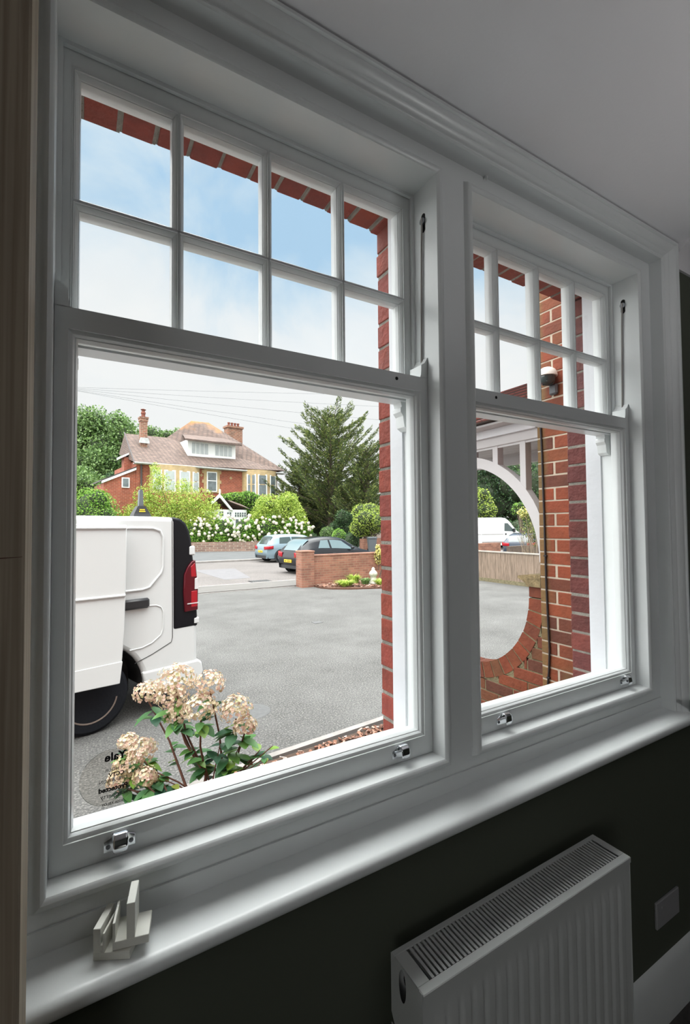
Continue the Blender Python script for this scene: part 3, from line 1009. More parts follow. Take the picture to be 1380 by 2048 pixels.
# black cable
mb = MB()
pts = [(2.303, 1.700, 2.60), (2.303, 1.703, 2.46), (2.303, 1.698, 2.30), (2.303, 1.697, 2.18), (2.303, 1.693, 1.95), (2.303, 1.691, 1.754), (2.303, 1.689, 1.55),
       (2.303, 1.683, 1.35), (2.303, 1.677, 1.19), (2.303, 1.683, 1.08), (2.303, 1.694, .98), (2.303, 1.695, .85), (2.303, 1.695, .4)]
sm = []
for i in range(len(pts) - 1):
    for t in (0, .5):
        sm.append(tuple(pts[i][j] * (1 - t) + pts[i + 1][j] * t for j in range(3)))
sm.append(pts[-1])
mb.tube(sm, .0058, n=8)
cab = tag(mb.build('cable', M['cable'], smooth=60), 'black cable running down the orange brick porch wall', 'cable')
for z, y in ((1.72, 1.691), (1.03, 1.687)):
    mb = MB(); mb.box(2.296, 2.311, y - .009, y + .009, z - .004, z + .004, c=.001); mb.build('cable_clip', M['cable'], cab)

# security light on the wall
t = thing('security_light', 'small domed white security light high on the orange brick wall', 'light', (2.31, 1.62, 2.72))
mb = MB()
mb.lathe([(.0001, .044), (.025, .042), (.044, .030), (.054, .008), (.055, -.006), (.050, -.006)], (2.255, 1.62, 2.735), n=24)
mb.box(2.25, 2.31, 1.59, 1.65, 2.73, 2.77, c=.008)
mb.build('housing', M['offcut'], t, smooth=40)
mb = MB(); mb.lathe([(.0001, -.045), (.024, -.041), (.040, -.026), (.047, 0), (.047, .005)], (2.255, 1.62, 2.722), n=24)
mb.build('lens', M['car_glass_dark'], t, smooth=40)
mb = MB(); mb.box(2.285, 2.31, 1.585, 1.635, 2.63, 2.69, c=.008); mb.build('sensor', M['plastic_grey'], t)

# moon-opening low wall of the porch
wallx0, wallx1 = 2.33, 2.44
cy, cz, r0, r1 = 2.32, 1.462, .49, .592
mb = MB(); mo = MB()
nv = 21
for k in range(nv):
    a0 = pi + pi * k / nv; a1 = pi + pi * (k + 1) / nv
    g = .008 / r0
    aa = [a0 + g / 2 + (a1 - a0 - g) * j / 3 for j in range(4)]
    pts = [(cy + r0 * cos(a), cz + r0 * sin(a)) for a in aa] + [(cy + (r1 - .002) * cos(a), cz + (r1 - .002) * sin(a)) for a in reversed(aa)]
    mb.prism(pts, 'x', wallx0 + ru(-.002, .002), wallx1, tone=rnd())
for k in range(48):
    a0 = pi + pi * k / 48; a1 = pi + pi * (k + 1) / 48
    ra, rb = r0 + .004, r1 + .012
    pts = [(cy + ra * cos(a0), cz + ra * sin(a0)), (cy + ra * cos(a1), cz + ra * sin(a1)), (cy + rb * cos(a1), cz + rb * sin(a1)), (cy + rb * cos(a0), cz + rb * sin(a0))]
    mo.prism(pts, 'x', wallx0 + .003, wallx1 - .003)
# courses outside the ring
k = 0
z = 1.462
for j in range(20):
    z1 = 1.462 - j * .0729; z0b = z1 - .0729
    zm = (z1 + z0b) / 2
    R2 = r1 + .008
    d = R2 * R2 - (zm - cz) ** 2
    if zm > cz: continue
    lim = cy - sqrt(d) if d > 0 else None
    y = 1.74 - (0.11 if j % 2 else 0.0)
    while y < 3.02:
        a, b = max(y, 1.738), min(y + .217, 3.02)
        y += .225
        segs = [(a, b)]
        if lim is not None:
            li, ri = lim, 2 * cy - lim
            segs = []
            if a < li: segs.append((a, min(b, li)))
            if b > ri: segs.append((max(a, ri), b))
        for (p, q) in segs:
            if q - p > .012:
                mb.box(wallx0 + ru(-.0015, .0015), wallx1, p, q, z0b + .004, z1 - .004, tone=rnd(), c=.002)
    if lim is None:
        mo.box(wallx0 + .003, wallx1 - .003, 1.738, 3.02, z0b, z1)
    else:
        for p, q in ((1.738, lim + .004), (2 * cy - lim - .004, 3.02)):
            if q > p: mo.box(wallx0 + .003, wallx1 - .003, p, q, z0b, z1)
mb.box(wallx0, wallx1, 1.738, cy - r0, 1.466, 1.528, tone=.3, c=.003)
mb.box(wallx0, wallx1, cy + r0, 3.02, 1.466, 1.528, tone=.6, c=.003)
for k in range(40):
    a0 = pi + pi * k / 40; a1 = pi + pi * (k + 1) / 40
    def edge(a):
        dy, dz = cos(a), sin(a)
        c_ = [1.2]
        if dy < -1e-6: c_.append((1.738 - cy) / dy)
        if dy > 1e-6: c_.append((3.02 - cy) / dy)
        if dz < -1e-6: c_.append((.2 - cz) / dz)
        t_ = min(c_)
        return (cy + dy * t_, cz + dz * t_)
    e0, e1 = edge(a0), edge(a1)
    rr0 = r1 - .004
    mo.prism([(cy + rr0 * cos(a0), cz + rr0 * sin(a0)), e0, e1, (cy + rr0 * cos(a1), cz + rr0 * sin(a1))], 'x', wallx0 + .004, wallx1 - .004)
o = mb.build('wall_porch_low', M['brick_orange']); struct(o, 'low brick porch wall with a round opening')
mo.build('porch_low_mortar', M['mortar_moss'], o)
# coping stones
for nm, ya, yb_, s in (('coping_stone', 1.738, 1.90, 1), ('coping_stone', 3.02, 2.73, -1)):
    mb = MB()
    L = abs(yb_ - ya)
    prof = [(0, 1.530), (L - .066, 1.530), (L - .060, 1.540), (L - .045, 1.556), (L - .034, 1.562), (L - .004, 1.573), (L, 1.582), (L - .006, 1.590), (L - .05, 1.597), (0, 1.606)]
    mb.prism([(ya + s * a, b) for a, b in prof], 'x', wallx0 - .014, wallx1 + .02)
    o = tag(mb.build(nm, M['stone'], smooth=30), 'mossy moulded coping stone beside the brick corner' if s > 0 else 'mossy coping stone at the far end of the porch wall', 'stone')
    o['group'] = 'coping stones of the porch'

# porch joinery
t = thing('porch_frame', 'white timber porch side with curved brace, uprights and beam', 'porch', (2.36, 2.47, 1.53))
pc, pz, pr = 2.38, 1.678, .630
mb = MB()
N = 40
for k in range(N):
    a0 = pi - pi * k / N; a1 = pi - pi * (k + 1) / N
    if k == 0 or k == N - 1: pass
    pts = [(pc + pr * cos(a0), pz + pr * sin(a0)), (pc + pr * cos(a1), pz + pr * sin(a1)),
           (pc + (pr + .068) * cos(a1), pz + (pr + .068) * sin(a1)), (pc + (pr + .068) * cos(a0), pz + (pr + .068) * sin(a0))]
    pts = [(max(1.738, min(p[0], 3.03)), p[1]) for p in pts]
    if abs(pts[0][0] - pts[2][0]) < 1e-4 and abs(pts[1][0] - pts[3][0]) < 1e-4: continue
    mb.prism(pts, 'x', 2.33, 2.387)
mb.build('curved_brace', M['porch_paint'], t, smooth=25)
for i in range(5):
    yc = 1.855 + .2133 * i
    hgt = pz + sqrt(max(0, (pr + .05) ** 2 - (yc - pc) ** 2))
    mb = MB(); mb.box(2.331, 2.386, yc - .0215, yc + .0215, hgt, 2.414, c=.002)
    mb.build('upright', M['porch_paint'], t)
mb = MB(); mb.box(2.322, 2.40, 1.738, 3.10, 2.412, 2.478, c=.003); mb.build('beam', M['porch_paint'], t)
mb = MB(); mb.box(2.333, 2.36, 1.745, 3.02, 2.398, 2.413); mb.build('bead', M['porch_paint'], t)
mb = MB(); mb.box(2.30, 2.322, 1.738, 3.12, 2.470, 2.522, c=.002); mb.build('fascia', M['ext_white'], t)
mb = MB(); mb.box(2.33, 2.41, 3.02, 3.10, 0, 2.42, c=.004); mb.build('post', M['porch_paint'], t)
t2 = thing('porch_frame', 'far side beam and posts of the white timber porch', 'porch', (3.3, 2.5, 0))
mb = MB(); mb.box(3.24, 3.30, 1.135, 3.42, 2.425, 2.50, c=.003); mb.build('beam', M['porch_paint'], t2)
mb = MB(); mb.box(3.23, 3.31, 3.34, 3.42, 0, 2.425, c=.004); mb.build('post', M['porch_paint'], t2)
mb = MB(); mb.box(3.23, 3.31, 1.135, 1.21, 0, 2.425, c=.004); mb.build('post', M['porch_paint'], t2)
t3 = thing('porch_roof', 'red tiled hipped roof over the porch', 'roof', (2.8, 2.4, 2.5))
mb = MB(); mb.box(2.20, 3.40, 1.735, 3.12, 2.522, 2.535)
for j in range(8):
    mb.box(2.545 + j * .088, 2.545 + j * .088 + .084, 1.136, 3.02, 2.506, 2.521)
mb.build('soffit_boards', M['porch_paint'], t3)
mb = MB()
vs = [(2.17, 3.15, 2.54), (3.43, 3.15, 2.54), (3.43, 1.735, 2.54), (2.17, 1.735, 2.54), (2.80, 2.42, 2.925), (2.80, 1.74, 2.925)]
# stepped tile courses on the near slope
nst = 9
for k in range(nst):
    f0, f1 = k / nst, (k + 1) / nst
    def P(f, front):
        a = Vector(vs[0]) if front else Vector(vs[3])
        b = Vector(vs[4]) if front else Vector(vs[5])
        return a + (b - a) * f
    a, b, c, d = P(f0, True), P(f0, False), P(f1, False), P(f1, True)
    up = Vector((-.012, 0, .016))
    mb.add([a + up, b + up, c, d, a, b], [(0, 1, 2, 3), (4, 5, 1, 0)], tone=rnd())
mb.add(vs, [(0, 1, 4), (1, 2, 5, 4), (3, 0, 4, 5), (2, 3, 5), (0, 3, 2, 1)])
mb.build('roof_tiles', M['porch_roof'], t3)

# ================================================================== RAW STUD, RADIATOR, SOCKET
mb = MB(); mb.box(-.152, -.0575, .652, .740, FLOOR, CEIL - .001, c=.003)
st = tag(mb.build('timber_stud', M['pine']), 'raw pine stud standing upright at the left of the sill', 'timber')
mb = MB(); mb.prism([(-.151, 1.868), (-.11, 1.866), (-.085, 1.8655), (-.06, 1.867), (-.06, 1.8675), (-.085, 1.8668), (-.11, 1.868), (-.151, 1.870)], 'y', .6512, .653)
mb.build('finger_joint', M['stem_red'], st)

t = thing('radiator', 'white fluted panel radiator on the dark green wall below the sill', 'radiator', (.87, .71, .46))
rx0, rx1, ry0, ry1, rz0, rz1 = .535, 1.206, .660, .759, .46, 1.06
mb = MB()
nfl = 19
pitch = (rx1 - rx0 - .05) / nfl
def panel(u, v):
    x = rx0 + (rx1 - rx0) * u
    z = rz0 + .004 + (rz1 - rz0 - .010) * v
    f = (x - rx0 - .025) / pitch
    inside = 0 <= f <= nfl
    d = 0.0
    if inside:
        p = abs((f % 1) - .5) * 2          # 0 centre of the ridge, 1 groove
        d = .005 * (1 if p < .55 else max(0, 1 - (p - .55) / .28))
        ez = min(v, 1 - v) * (rz1 - rz0)
        d *= max(0, min(1, (ez - .045) / .02))
    return (x, ry0 + .0035 - d, z)
mb.grid(panel, 19 * 12 + 12, 60)
mb.build('front_panel', M['rad_white'], t, smooth=50)
mb = MB(); mb.box(rx0 + .01, rx1 - .01, ry1 - .012, ry1, rz0, rz1 - .012)
mb.build('back_panel', M['rad_white'], t)
# convector fins inside
mb = MB()
for k in range(26):
    x = rx0 + .03 + k * (rx1 - rx0 - .06) / 25
    mb.box(x, x + .001, ry0 + .02, ry1 - .02, rz0 + .03, rz1 - .035)
mb.build('convector_fins', M['rad_white'], t)
# top grille
mb = MB()
gy0, gy1 = ry0 + .017, ry1 - .012
ns = 60
gx0, gx1 = rx0 + .028, rx1 - .022
mb.box(rx0 + .001, rx1 - .001, ry0, gy0, rz1 - .003, rz1, c=.001)
mb.box(rx0 + .001, rx1 - .001, gy1, ry1, rz1 - .003, rz1, c=.001)
mb.box(rx0 + .001, gx0, gy0, gy1, rz1 - .003, rz1)
mb.box(gx1, rx1 - .001, gy0, gy1, rz1 - .003, rz1)
mb.box(rx0, rx1, ry0 - .0005, ry0 + .0015, rz1 - .014, rz1 - .001, c=.0007)
pitch2 = (gx1 - gx0) / ns
for k in range(1, ns):
    x = gx0 + k * pitch2
    mb.box(x - pitch2 * .27, x + pitch2 * .27, gy0, gy1, rz1 - .004, rz1)
mb.build('top_grille', M['rad_white'], t)
# side panels, the left one with its round port
mb = MB()
mb.box(rx1 - .0015, rx1 + .0005, ry0 + .002, ry1, rz0, rz1 - .001)
mb.build('side_panel', M['rad_white'], t)
mb = MB()
n = 28
cy_, cz_ = .722, 1.024
hr = .019
rect = []
corners = [(ry0 + .004, rz0), (ry1, rz0), (ry1, rz1 - .001), (ry0 + .004, rz1 - .001)]
ho = [(cy_ + .011 * cos(2 * pi * k / n), cz_ + .030 * sin(2 * pi * k / n)) for k in range(n)]
# fan the plate around the hole
vs = []; fs = []
for k in range(n):
    a = 2 * pi * k / n
    dy, dz = cos(a), sin(a)
    s = 1e9
    if dy > 1e-6: s = min(s, (corners[1][0] - cy_) / dy)
    if dy < -1e-6: s = min(s, (corners[0][0] - cy_) / dy)
    if dz > 1e-6: s = min(s, (rz1 - .001 - cz_) / dz)
    if dz < -1e-6: s = min(s, (cz_ - .10 - cz_) / dz)
    vs.append((rx0, ho[k][0], ho[k][1])); vs.append((rx0, cy_ + dy * s, cz_ + dz * s))
for k in range(n):
    j = (k + 1) % n
    fs.append((2 * k, 2 * j, 2 * j + 1, 2 * k + 1))
mb.add(vs, fs)
mb.box(rx0 - .0004, rx0 + .0012, ry0 + .004, ry1, rz0, cz_ - .098)
mb.box(rx0 - .0002, rx0 + .0006, ry0 + .003, ry0 + .012, rz1 - .02, rz1 - .001)
mb.box(rx0 - .0002, rx0 + .0006, ry1 - .012, ry1, rz1 - .02, rz1 - .001)
mb.build('side_panel', M['rad_white'], t)
mb = MB(); mb.lathe([(.0001, 0), (.012, 0), (.012, .02)], (rx0 + .012, cy_, cz_), n=20, axis='x')
mb.build('air_vent', M['dark_inside'], t)
for x in (.70, 1.04):
    mb = MB(); mb.box(x, x + .03, ry1 - .001, WY, .60, .98); mb.build('wall_bracket', M['rad_white'], t)

t = thing('wall_socket', 'plain double faceplate on the dark wall right of the radiator', 'socket', (1.638, .785, .667))
mb = MB(); mb.box(1.567, 1.706, .782, WY, .627, .708, c=.002); mb.build('faceplate', M['socket'], t)
for x in (1.60, 1.672):
    mb = MB(); mb.box(x - .004, x + .004, .7805, .7825, .683, .691, c=.0008)
    mb.build('rocker', M['socket'], t)

# ================================================================== OFFCUTS ON THE SILL
def offcut(loc, rz, prof_boxes, length, label):
    t = empty('moulding_offcut', loc, rz)
    t.name = 'moulding_offcut'
    mb = MB()
    for (a, b, c, d) in prof_boxes:
        mb.box(a, b, 0, length, c, d, c=.0006)
    o = mb.build('moulding_offcut', M['offcut'], None)
    bpy.data.objects.remove(t)
    o.location = loc; o.rotation_euler = (0, 0, rz)
    tag(o, label, 'offcut', 'white moulding offcuts on the sill')
    return o
offcut((.0195, .789, 1.2605), radians(-27), [(0, .0535, 0, .0115), (0, .0105, .011, .046), (.0135, .0165, .011, .039), (.010, .014, .011, .022)], .047,
       'lower white L-shaped moulding offcut lying on the sill')
offcut((.0445, .777, 1.2725), radians(-13), [(0, .050, 0, .0125), (.0, .0035, .012, .040), (.019, .0305, .012, .064)], .046,
       'white T-shaped moulding offcut perched on top of the other one')

# ================================================================== STICKER
t = thing('window_sticker', 'round clear security sticker with black lettering on the large left pane', 'sticker', (.047, .8945, 1.471))
sy = .8955
mb = MB()
mb.lathe([(.0001, 0), (.0475, 0), (.0475, .0006), (.0001, .0006)], (.047, sy, 1.471), n=64, axis='y')
mb.build('clear_disc', M['sticker'], t)
for (a0, a1) in ((1.75, 2.55), (3.3, 4.3)):
    mb = MB()
    pts = [(.047 + .0472 * cos(a0 + (a1 - a0) * k / 20), sy - .0004, 1.471 + .0545 * .866 * sin(a0 + (a1 - a0) * k / 20)) for k in range(21)]
    mb.tube(pts, .00035, n=5)
    mb.build('disc_edge', M['edge_line'], t)


def text(s, x, z, size, matl, parent, y, bold=0.0, rot=(radians(90), 0, pi), name='lettering', align='CENTER', loc=None):
    c = bpy.data.curves.new(name, 'FONT')
    c.body = s; c.size = size; c.align_x = align; c.align_y = 'CENTER'
    c.offset = bold; c.resolution_u = 3
    o = bpy.data.objects.new(name, c)
    COL.objects.link(o)
    c.materials.append(matl)
    p = Vector(loc) if loc else Vector((x, y, z))
    if parent is not None:
        o.parent = parent
        wm = WORLD[parent.name]
        o.location = wm.inverted() @ p
        o.rotation_euler = (rot[0], rot[1], rot[2] - wm.to_euler().z)
    else:
        o.location = p
        o.rotation_euler = rot
    me = bpy.data.meshes.new_from_object(o)
    o2 = bpy.data.objects.new(name, me)
    COL.objects.link(o2)
    o2.parent = o.parent; o2.location = o.location; o2.rotation_euler = o.rotation_euler
    bpy.data.objects.remove(o)
    bpy.data.curves.remove(c)
    return o2


ty = sy - .0006
text('Yale', .054, 1.505, .0190, M['ink'], t, ty, bold=.0006)
text('24 HOUR', .054, 1.4835, .0078, M['ink_grey'], t, ty)
text('CCTV', .056, 1.4745, .0092, M['ink'], t, ty, bold=.0003)
text('OPERATION', .051, 1.4655, .0080, M['ink_grey'], t, ty)
text('Protected', .051, 1.4515, .0112, M['ink'], t, ty, bold=.0005)
text('property', .050, 1.4405, .0105, M['ink_grey'], t, ty)
text('ASSA ABLOY', .050, 1.4265, .0058, M['ink'], t, ty, bold=.0001)
mb = MB(); mb.box(.036, .064, ty - .0001, ty, 1.4325, 1.4328); mb.build('rule_line', M['ink_grey'], t)

# ================================================================== GROUND
def flat(name, pts, z, m, label=None, thick=.03):
    mb = MB(); mb.prism(pts, 'z', z - thick, z)
    return struct(mb.build(name, m), label)
flat('ground', [(-60, -20), (90, -20), (90, 120), (-60, 120)], -.03, M['soil'], 'earth under everything', .2)
flat('ground_drive', [(-30, 1.13), (11.8, 1.13), (11.8, 13.45), (-30, 13.25)], 0.0, M['tarmac'], 'grey tarmac drive')
flat('ground_pavement', [(-30, 13.26), (60, 14.1), (60, 15.0), (-30, 15.0)], .004, M['pavement'], 'near pavement crossing the drive mouth')
flat('ground_road', [(-60, 15.0), (90, 15.0), (90, 24.75), (-60, 24.75)], -.004, M['road'], 'pale road surface')
flat('ground_road_patch', [(4.3, 20.9), (6.1, 20.7), (5.5, 16.6), (4.5, 16.5)], .0, M['patch'], 'darker tarmac patch in the road', .01)
flat('ground_far_pavement', [(-60, 24.95), (90, 24.95), (90, 34.5), (-60, 34.5)], .09, M['far_pave'], 'far pavement', .1)
mb = MB(); mb.box(-60, 90, 24.72, 24.97, -.05, .105, c=.02); struct(mb.build('trim_6', M['kerb']), 'pale far kerb')
mb = MB(); mb.box(-30, 6.6, 14.92, 15.04, -.03, .012, c=.004); struct(mb.build('trim_7', M['kerb']), 'pale near kerb')
mb = MB(); mb.prism([(-30, 13.24), (5.85, 13.32), (5.85, 13.37), (-30, 13.29)], 'z', -.02, .012); struct(mb.build('trim_8', M['kerb']), 'pale edging between drive and pavement')
# road gully
t = thing('road_drain', 'slotted iron drain grate at the edge of the road', 'drain', (5.45, 15.35, 0))
mb = MB()
for k in range(9): mb.box(5.12 + k * .075, 5.155 + k * .075, 15.18, 15.55, -.002, .012)
mb.box(5.08, 5.78, 15.13, 15.18, -.002, .012); mb.box(5.08, 5.78, 15.55, 15.60, -.002, .012)
mb.build('grate', M['iron'], t)
mb = MB(); mb.box(5.06, 5.80, 15.11, 15.62, -.003, .002); mb.build('sump', M['black_hole'], t)

mb = MB(); mb.lathe([(.0001, .004), (.20, .004), (.205, .0)], (1.52, 4.60, .001), n=32)
t = tag(mb.build('manhole_cover', M['iron']), 'round grey cover in the drive behind the hydrangea', 'manhole cover')
mb = MB(); mb.box(3.96, 4.14, 8.05, 8.22, 0, .006, c=.002)
tag(mb.build('stopcock_cover', M['iron']), 'tiny square cover in the middle of the drive', 'cover')

# near flower bed under the window
flat('ground_bed', [(.35, 1.15), (2.30, 1.15), (2.30, 1.70), (3.5, 3.55), (3.5, 3.70), (1.3, 3.53), (.25, 3.35)], .02, M['soil'], 'bed under the window', .02)
mb = MB()
mb.prism([(.22, 3.36), (1.3, 3.545), (2.6, 3.68), (3.6, 3.72), (3.6, 3.79), (2.6, 3.745), (1.3, 3.61), (.20, 3.42)], 'z', -.02, .035)
struct(mb.build('trim_9', M['kerb']), 'thin pale edging of the flower bed')


def chips(n, fn, zt, size=.04):
    mb = MB()
    for _ in range(n):
        x, y = fn()
        s = size * ru(.5, 1.4); a = ru(0, pi); w = s * ru(.25, .5)
        dx, dy = cos(a) * s, sin(a) * s; ex, ey = -sin(a) * w, cos(a) * w
        t1, t2 = ru(-.3, .3) * s, ru(-.3, .3) * s
        z = zt + ru(.004, .02)
        p = [(x - dx - ex, y - dy - ey, z - t1), (x + dx - ex, y + dy - ey, z + t1), (x + dx + ex, y + dy + ey, z + t1 + t2), (x - dx + ex, y - dy + ey, z - t1 + t2)]
        h = .006
        q = [(a_[0], a_[1], a_[2] + h) for a_ in p]
        mb.add(p + q, [(4, 5, 6, 7), (0, 1, 5, 4), (1, 2, 6, 5), (2, 3, 7, 6), (3, 0, 4, 7)], tone=rnd() ** 1.3)
    return mb
def bedpt():
    while True:
        x, y = ru(.35, 3.4), ru(1.9, 3.66)
        if y < 3.36 + (x - .3) * .12 and y > 1.7 + max(0, x - 1.7): return x, y
o = chips(3800, bedpt, .02, .022).build('bark_chips', M['chip'])
o['kind'] = 'stuff'; tag(o, 'bark chips covering the flower bed under the window', 'bark')

# ================================================================== BOUNDARY WALL, PILLAR, FRONT BED
mb = MB(); mb.box(6.33, 9.6, 12.98, 13.2, -.02, .985, c=.01); mb.box(6.33, 9.6, 12.965, 13.215, .945, 1.0, c=.012)
tag(mb.build('boundary_wall', M['wall_brick']), 'low red brick boundary wall in front of the black car', 'wall')
mb = MB(); mb.box(5.90, 6.34, 12.9, 13.34, -.02, 1.10, c=.01); mb.box(5.885, 6.355, 12.885, 13.355, 1.09, 1.14, c=.015)
tag(mb.build('gate_pillar', M['wall_brick']), 'square brick pillar at the end of the low boundary wall', 'pillar')
flat('ground_front_bed', [(6.34, 12.45), (6.5, 12.1), (7.0, 11.75), (7.9, 11.42), (9.6, 11.2), (9.6, 12.98), (6.34, 12.98)], .05, M['bark'], 'bark covered bed along the boundary wall', .06)
def fb():
    while True:
        x, y = ru(6.36, 9.5), ru(11.3, 12.96)
        if y > 12.45 - (x - 6.34) * .65 if x < 7.9 else y > 11.45: return x, y
o = chips(2500, fb, .05, .05).build('bark_chips', M['chip'])
o['kind'] = 'stuff'; tag(o, 'reddish bark chips on the bed by the boundary wall', 'bark')

mb = MB()
fx, fy = 8.05, 12.15
mb.lathe([(.0001, 0), (.24, 0), (.24, .05), (.17, .08), (.12, .13), (.10, .17), (.085, .22), (.10, .25), (.13, .29), (.135, .34), (.11, .39), (.07, .43), (.05, .46), (.055, .49), (.035, .52), (.0001, .54)], (fx, fy, .05), n=20)
tag(mb.build('stone_finial', M['concrete'], smooth=50), 'pale cast stone finial standing in the bark bed', 'ornament')


def grass(name, loc, r, h, n, m, label, cat='plant', group=None):
    mb = MB()
    for _ in range(n):
        a = ru(0, 2 * pi); rr = r * sqrt(rnd()) * .5
        b = Vector(loc) + Vector((cos(a) * rr, sin(a) * rr, 0))
        d = Vector((cos(a), sin(a), 0)) * r * ru(.2, 1)
        hh = h * ru(.6, 1)
        w = Vector((-sin(a), cos(a), 0)) * .012
        p0, p1, p2 = b, b + d * .45 + Vector((0, 0, hh * .75)), b + d + Vector((0, 0, hh * ru(.7, 1)))
        mb.add([p0 - w, p0 + w, p1 + w, p1 - w, p2], [(0, 1, 2, 3), (3, 2, 4)], tone=rnd())
    return tag(mb.build(name, m), label, cat, group)
grass('grass_tuft', (7.05, 12.2, .05), .34, .22, 260, M['leaf_lime'], 'yellow-green grass tuft nearest the brick pillar', group='grass tufts in the bark bed')
grass('grass_tuft', (7.62, 12.62, .05), .26, .34, 200, M['leaf_lime'], 'taller green grass tuft close against the boundary wall', group='grass tufts in the bark bed')
grass('grass_tuft', (7.75, 12.15, .05), .20, .25, 150, M['leaf_mid'], 'dull green tuft just left of the stone finial', group='grass tufts in the bark bed')
grass('grass_tuft', (8.15, 11.85, .05), .28, .22, 200, M['leaf_lime'], 'spiky tuft just in front of the stone finial', group='grass tufts in the bark bed')

# ================================================================== LEAF CLOUDS
def leafcloud(mb, blobs, n, size, shell=.35, up=.3, aspect=.6, clump=1):
    """blobs = [(centre, (rx,ry,rz))]; leaves scattered near the skin of the ellipsoids"""
    wts = [b[1][0] * b[1][2] for b in blobs]
    tot = sum(wts)
    for (c, r), wt in zip(blobs, wts):
        c = Vector(c)
        for _ in range(max(1, int(n * wt / tot / clump))):
            d = rv()
            k = 1 - shell * rnd() ** 1.6
            if rnd() < .08: k *= 1.12
            p0 = c + Vector((d.x * r[0] * k, d.y * r[1] * k, d.z * r[2] * k))
            for _c in range(clump):
                p = p0 + rv() * size * 1.1 * (0 if clump == 1 else 1)
                a = (rv() + Vector((0, 0, up))).normalized()
                b = a.cross(rv()).normalized()
                s = size * ru(.6, 1.3)
                e1 = a.cross(b).normalized() * s * .5
                e2 = b * s * aspect * .5
                mb.add([p - e1, p + e2, p + e1, p - e2], [(0, 1, 2, 3)], tone=rnd())


def lumpy(c, r, n, f=.45, seed=0):
    """break a big ellipsoid into a cluster of lobes"""
    rs = random.Random(seed)
    out = [(tuple(c), (r[0] * .72, r[1] * .72, r[2] * .72))]
    for _ in range(n):
        d = Vector((rs.uniform(-1, 1), rs.uniform(-1, 1), rs.uniform(-.8, 1)))
        d.normalize()
        k = rs.uniform(.55, .78)
        q = rs.uniform(f * .6, f)
        out.append(((c[0] + d.x * r[0] * k, c[1] + d.y * r[1] * k, c[2] + d.z * r[2] * k), (r[0] * q, r[1] * q, r[2] * q)))
    return out


def tree(name, label, cat, blobs, n, size, m, base, trunk_r=.2, group=None, core=None, aspect=.6, clump=1, shell=.35, tm='trunk'):
    t = thing(name, label, cat, base, 0, group)
    mb = MB(); leafcloud(mb, blobs, n, size, aspect=aspect, clump=clump, shell=shell)
    mb.build('foliage', m, t)
    b = Vector(base)
    mb = MB()
    top = Vector(blobs[0][0])
    mb.tube([b, b.lerp(top, .5) + Vector((ru(-.2, .2), 0, 0)), top], [trunk_r, trunk_r * .7, trunk_r * .3], n=8)
    for (c, r) in blobs[1:8]:
        c = Vector(c)
        s = b.lerp(top, ru(.35, .8))
        mb.tube([s, s.lerp(c, .5) + Vector((0, 0, .1)), c], [trunk_r * .4, trunk_r * .3, trunk_r * .1], n=6)
    mb.build('trunk', M[tm], t)
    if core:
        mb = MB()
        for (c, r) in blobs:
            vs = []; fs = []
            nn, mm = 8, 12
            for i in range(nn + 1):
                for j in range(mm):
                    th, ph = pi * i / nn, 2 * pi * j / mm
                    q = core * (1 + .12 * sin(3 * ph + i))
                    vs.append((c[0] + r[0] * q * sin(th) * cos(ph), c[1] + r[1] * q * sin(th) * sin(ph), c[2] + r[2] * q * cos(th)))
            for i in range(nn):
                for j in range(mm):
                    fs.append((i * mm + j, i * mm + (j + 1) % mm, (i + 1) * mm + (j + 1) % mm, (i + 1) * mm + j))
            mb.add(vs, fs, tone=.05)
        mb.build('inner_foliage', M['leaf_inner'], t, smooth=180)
    return t


def ell(u, v, depth, pw, ph, dd=None):
    """ellipsoid spanning pw x ph pixels at that depth"""
    c = at(u, v, depth)
    rx = pw / 2 / F * depth; rz = ph / 2 / F * depth
    return (tuple(c), (rx, dd if dd else rx, rz))


# left background trees
c, r = ell(205, 905, 60, 170, 190); tree('deciduous_tree', 'tall mid green tree behind the left end of the brick house', 'tree',
     lumpy(c, (r[0], 5, r[2]), 22, .42, 1), 26000, .34, M['leaf_mid'], (c[0], c[1], 0), .35, 'trees behind the brick house', core=.45, shell=.55)
c, r = ell(165, 975, 48, 120, 120); tree('deciduous_tree', 'darker green tree low at the far left behind the van', 'tree',
     lumpy(c, (r[0], 3.0, r[2]), 14, .42, 2), 13000, .28, M['leaf_mid'], (c[0], c[1], 0), .25, 'trees behind the brick house', core=.5, shell=.55)
c, r = ell(250, 985, 55, 90, 90); tree('deciduous_tree', 'dark green tree filling the gap left of the lean-to extension', 'tree',
     lumpy(c, (r[0], 3.0, r[2]), 10, .45, 12), 5000, .32, M['leaf_dark'], (c[0], c[1], 0), .25, 'trees behind the brick house', core=.75)
c, r = ell(318, 893, 62, 90, 90); tree('deciduous_tree', 'green treetop between the slim chimney and the main roof', 'tree',
     lumpy(c, (r[0], 3, r[2]), 10, .45, 3), 4500, .32, M['leaf_mid'], (c[0], c[1], 0), .25, 'trees behind the brick house', core=.65)
c, r = ell(365, 893, 62, 44, 80); tree('deciduous_tree', 'sparse treetop touching the slope of the main roof', 'tree',
     lumpy(c, (r[0], 2, r[2]), 6, .45, 4), 1300, .30, M['leaf_mid'], (c[0], c[1], 0), .2, 'trees behind the brick house', core=.5)
c, r = ell(182, 1035, 32, 110, 120); tree('clipped_shrub', 'rounded light green shrub above the van roof at the far left', 'shrub',
     [(c, (r[0], 1.6, r[2]))] + lumpy(c, (r[0] * .97, 1.5, r[2] * .97), 8, .4, 5), 12000, .13, M['leaf_bright'], (c[0], c[1], 0), .1, core=.75)

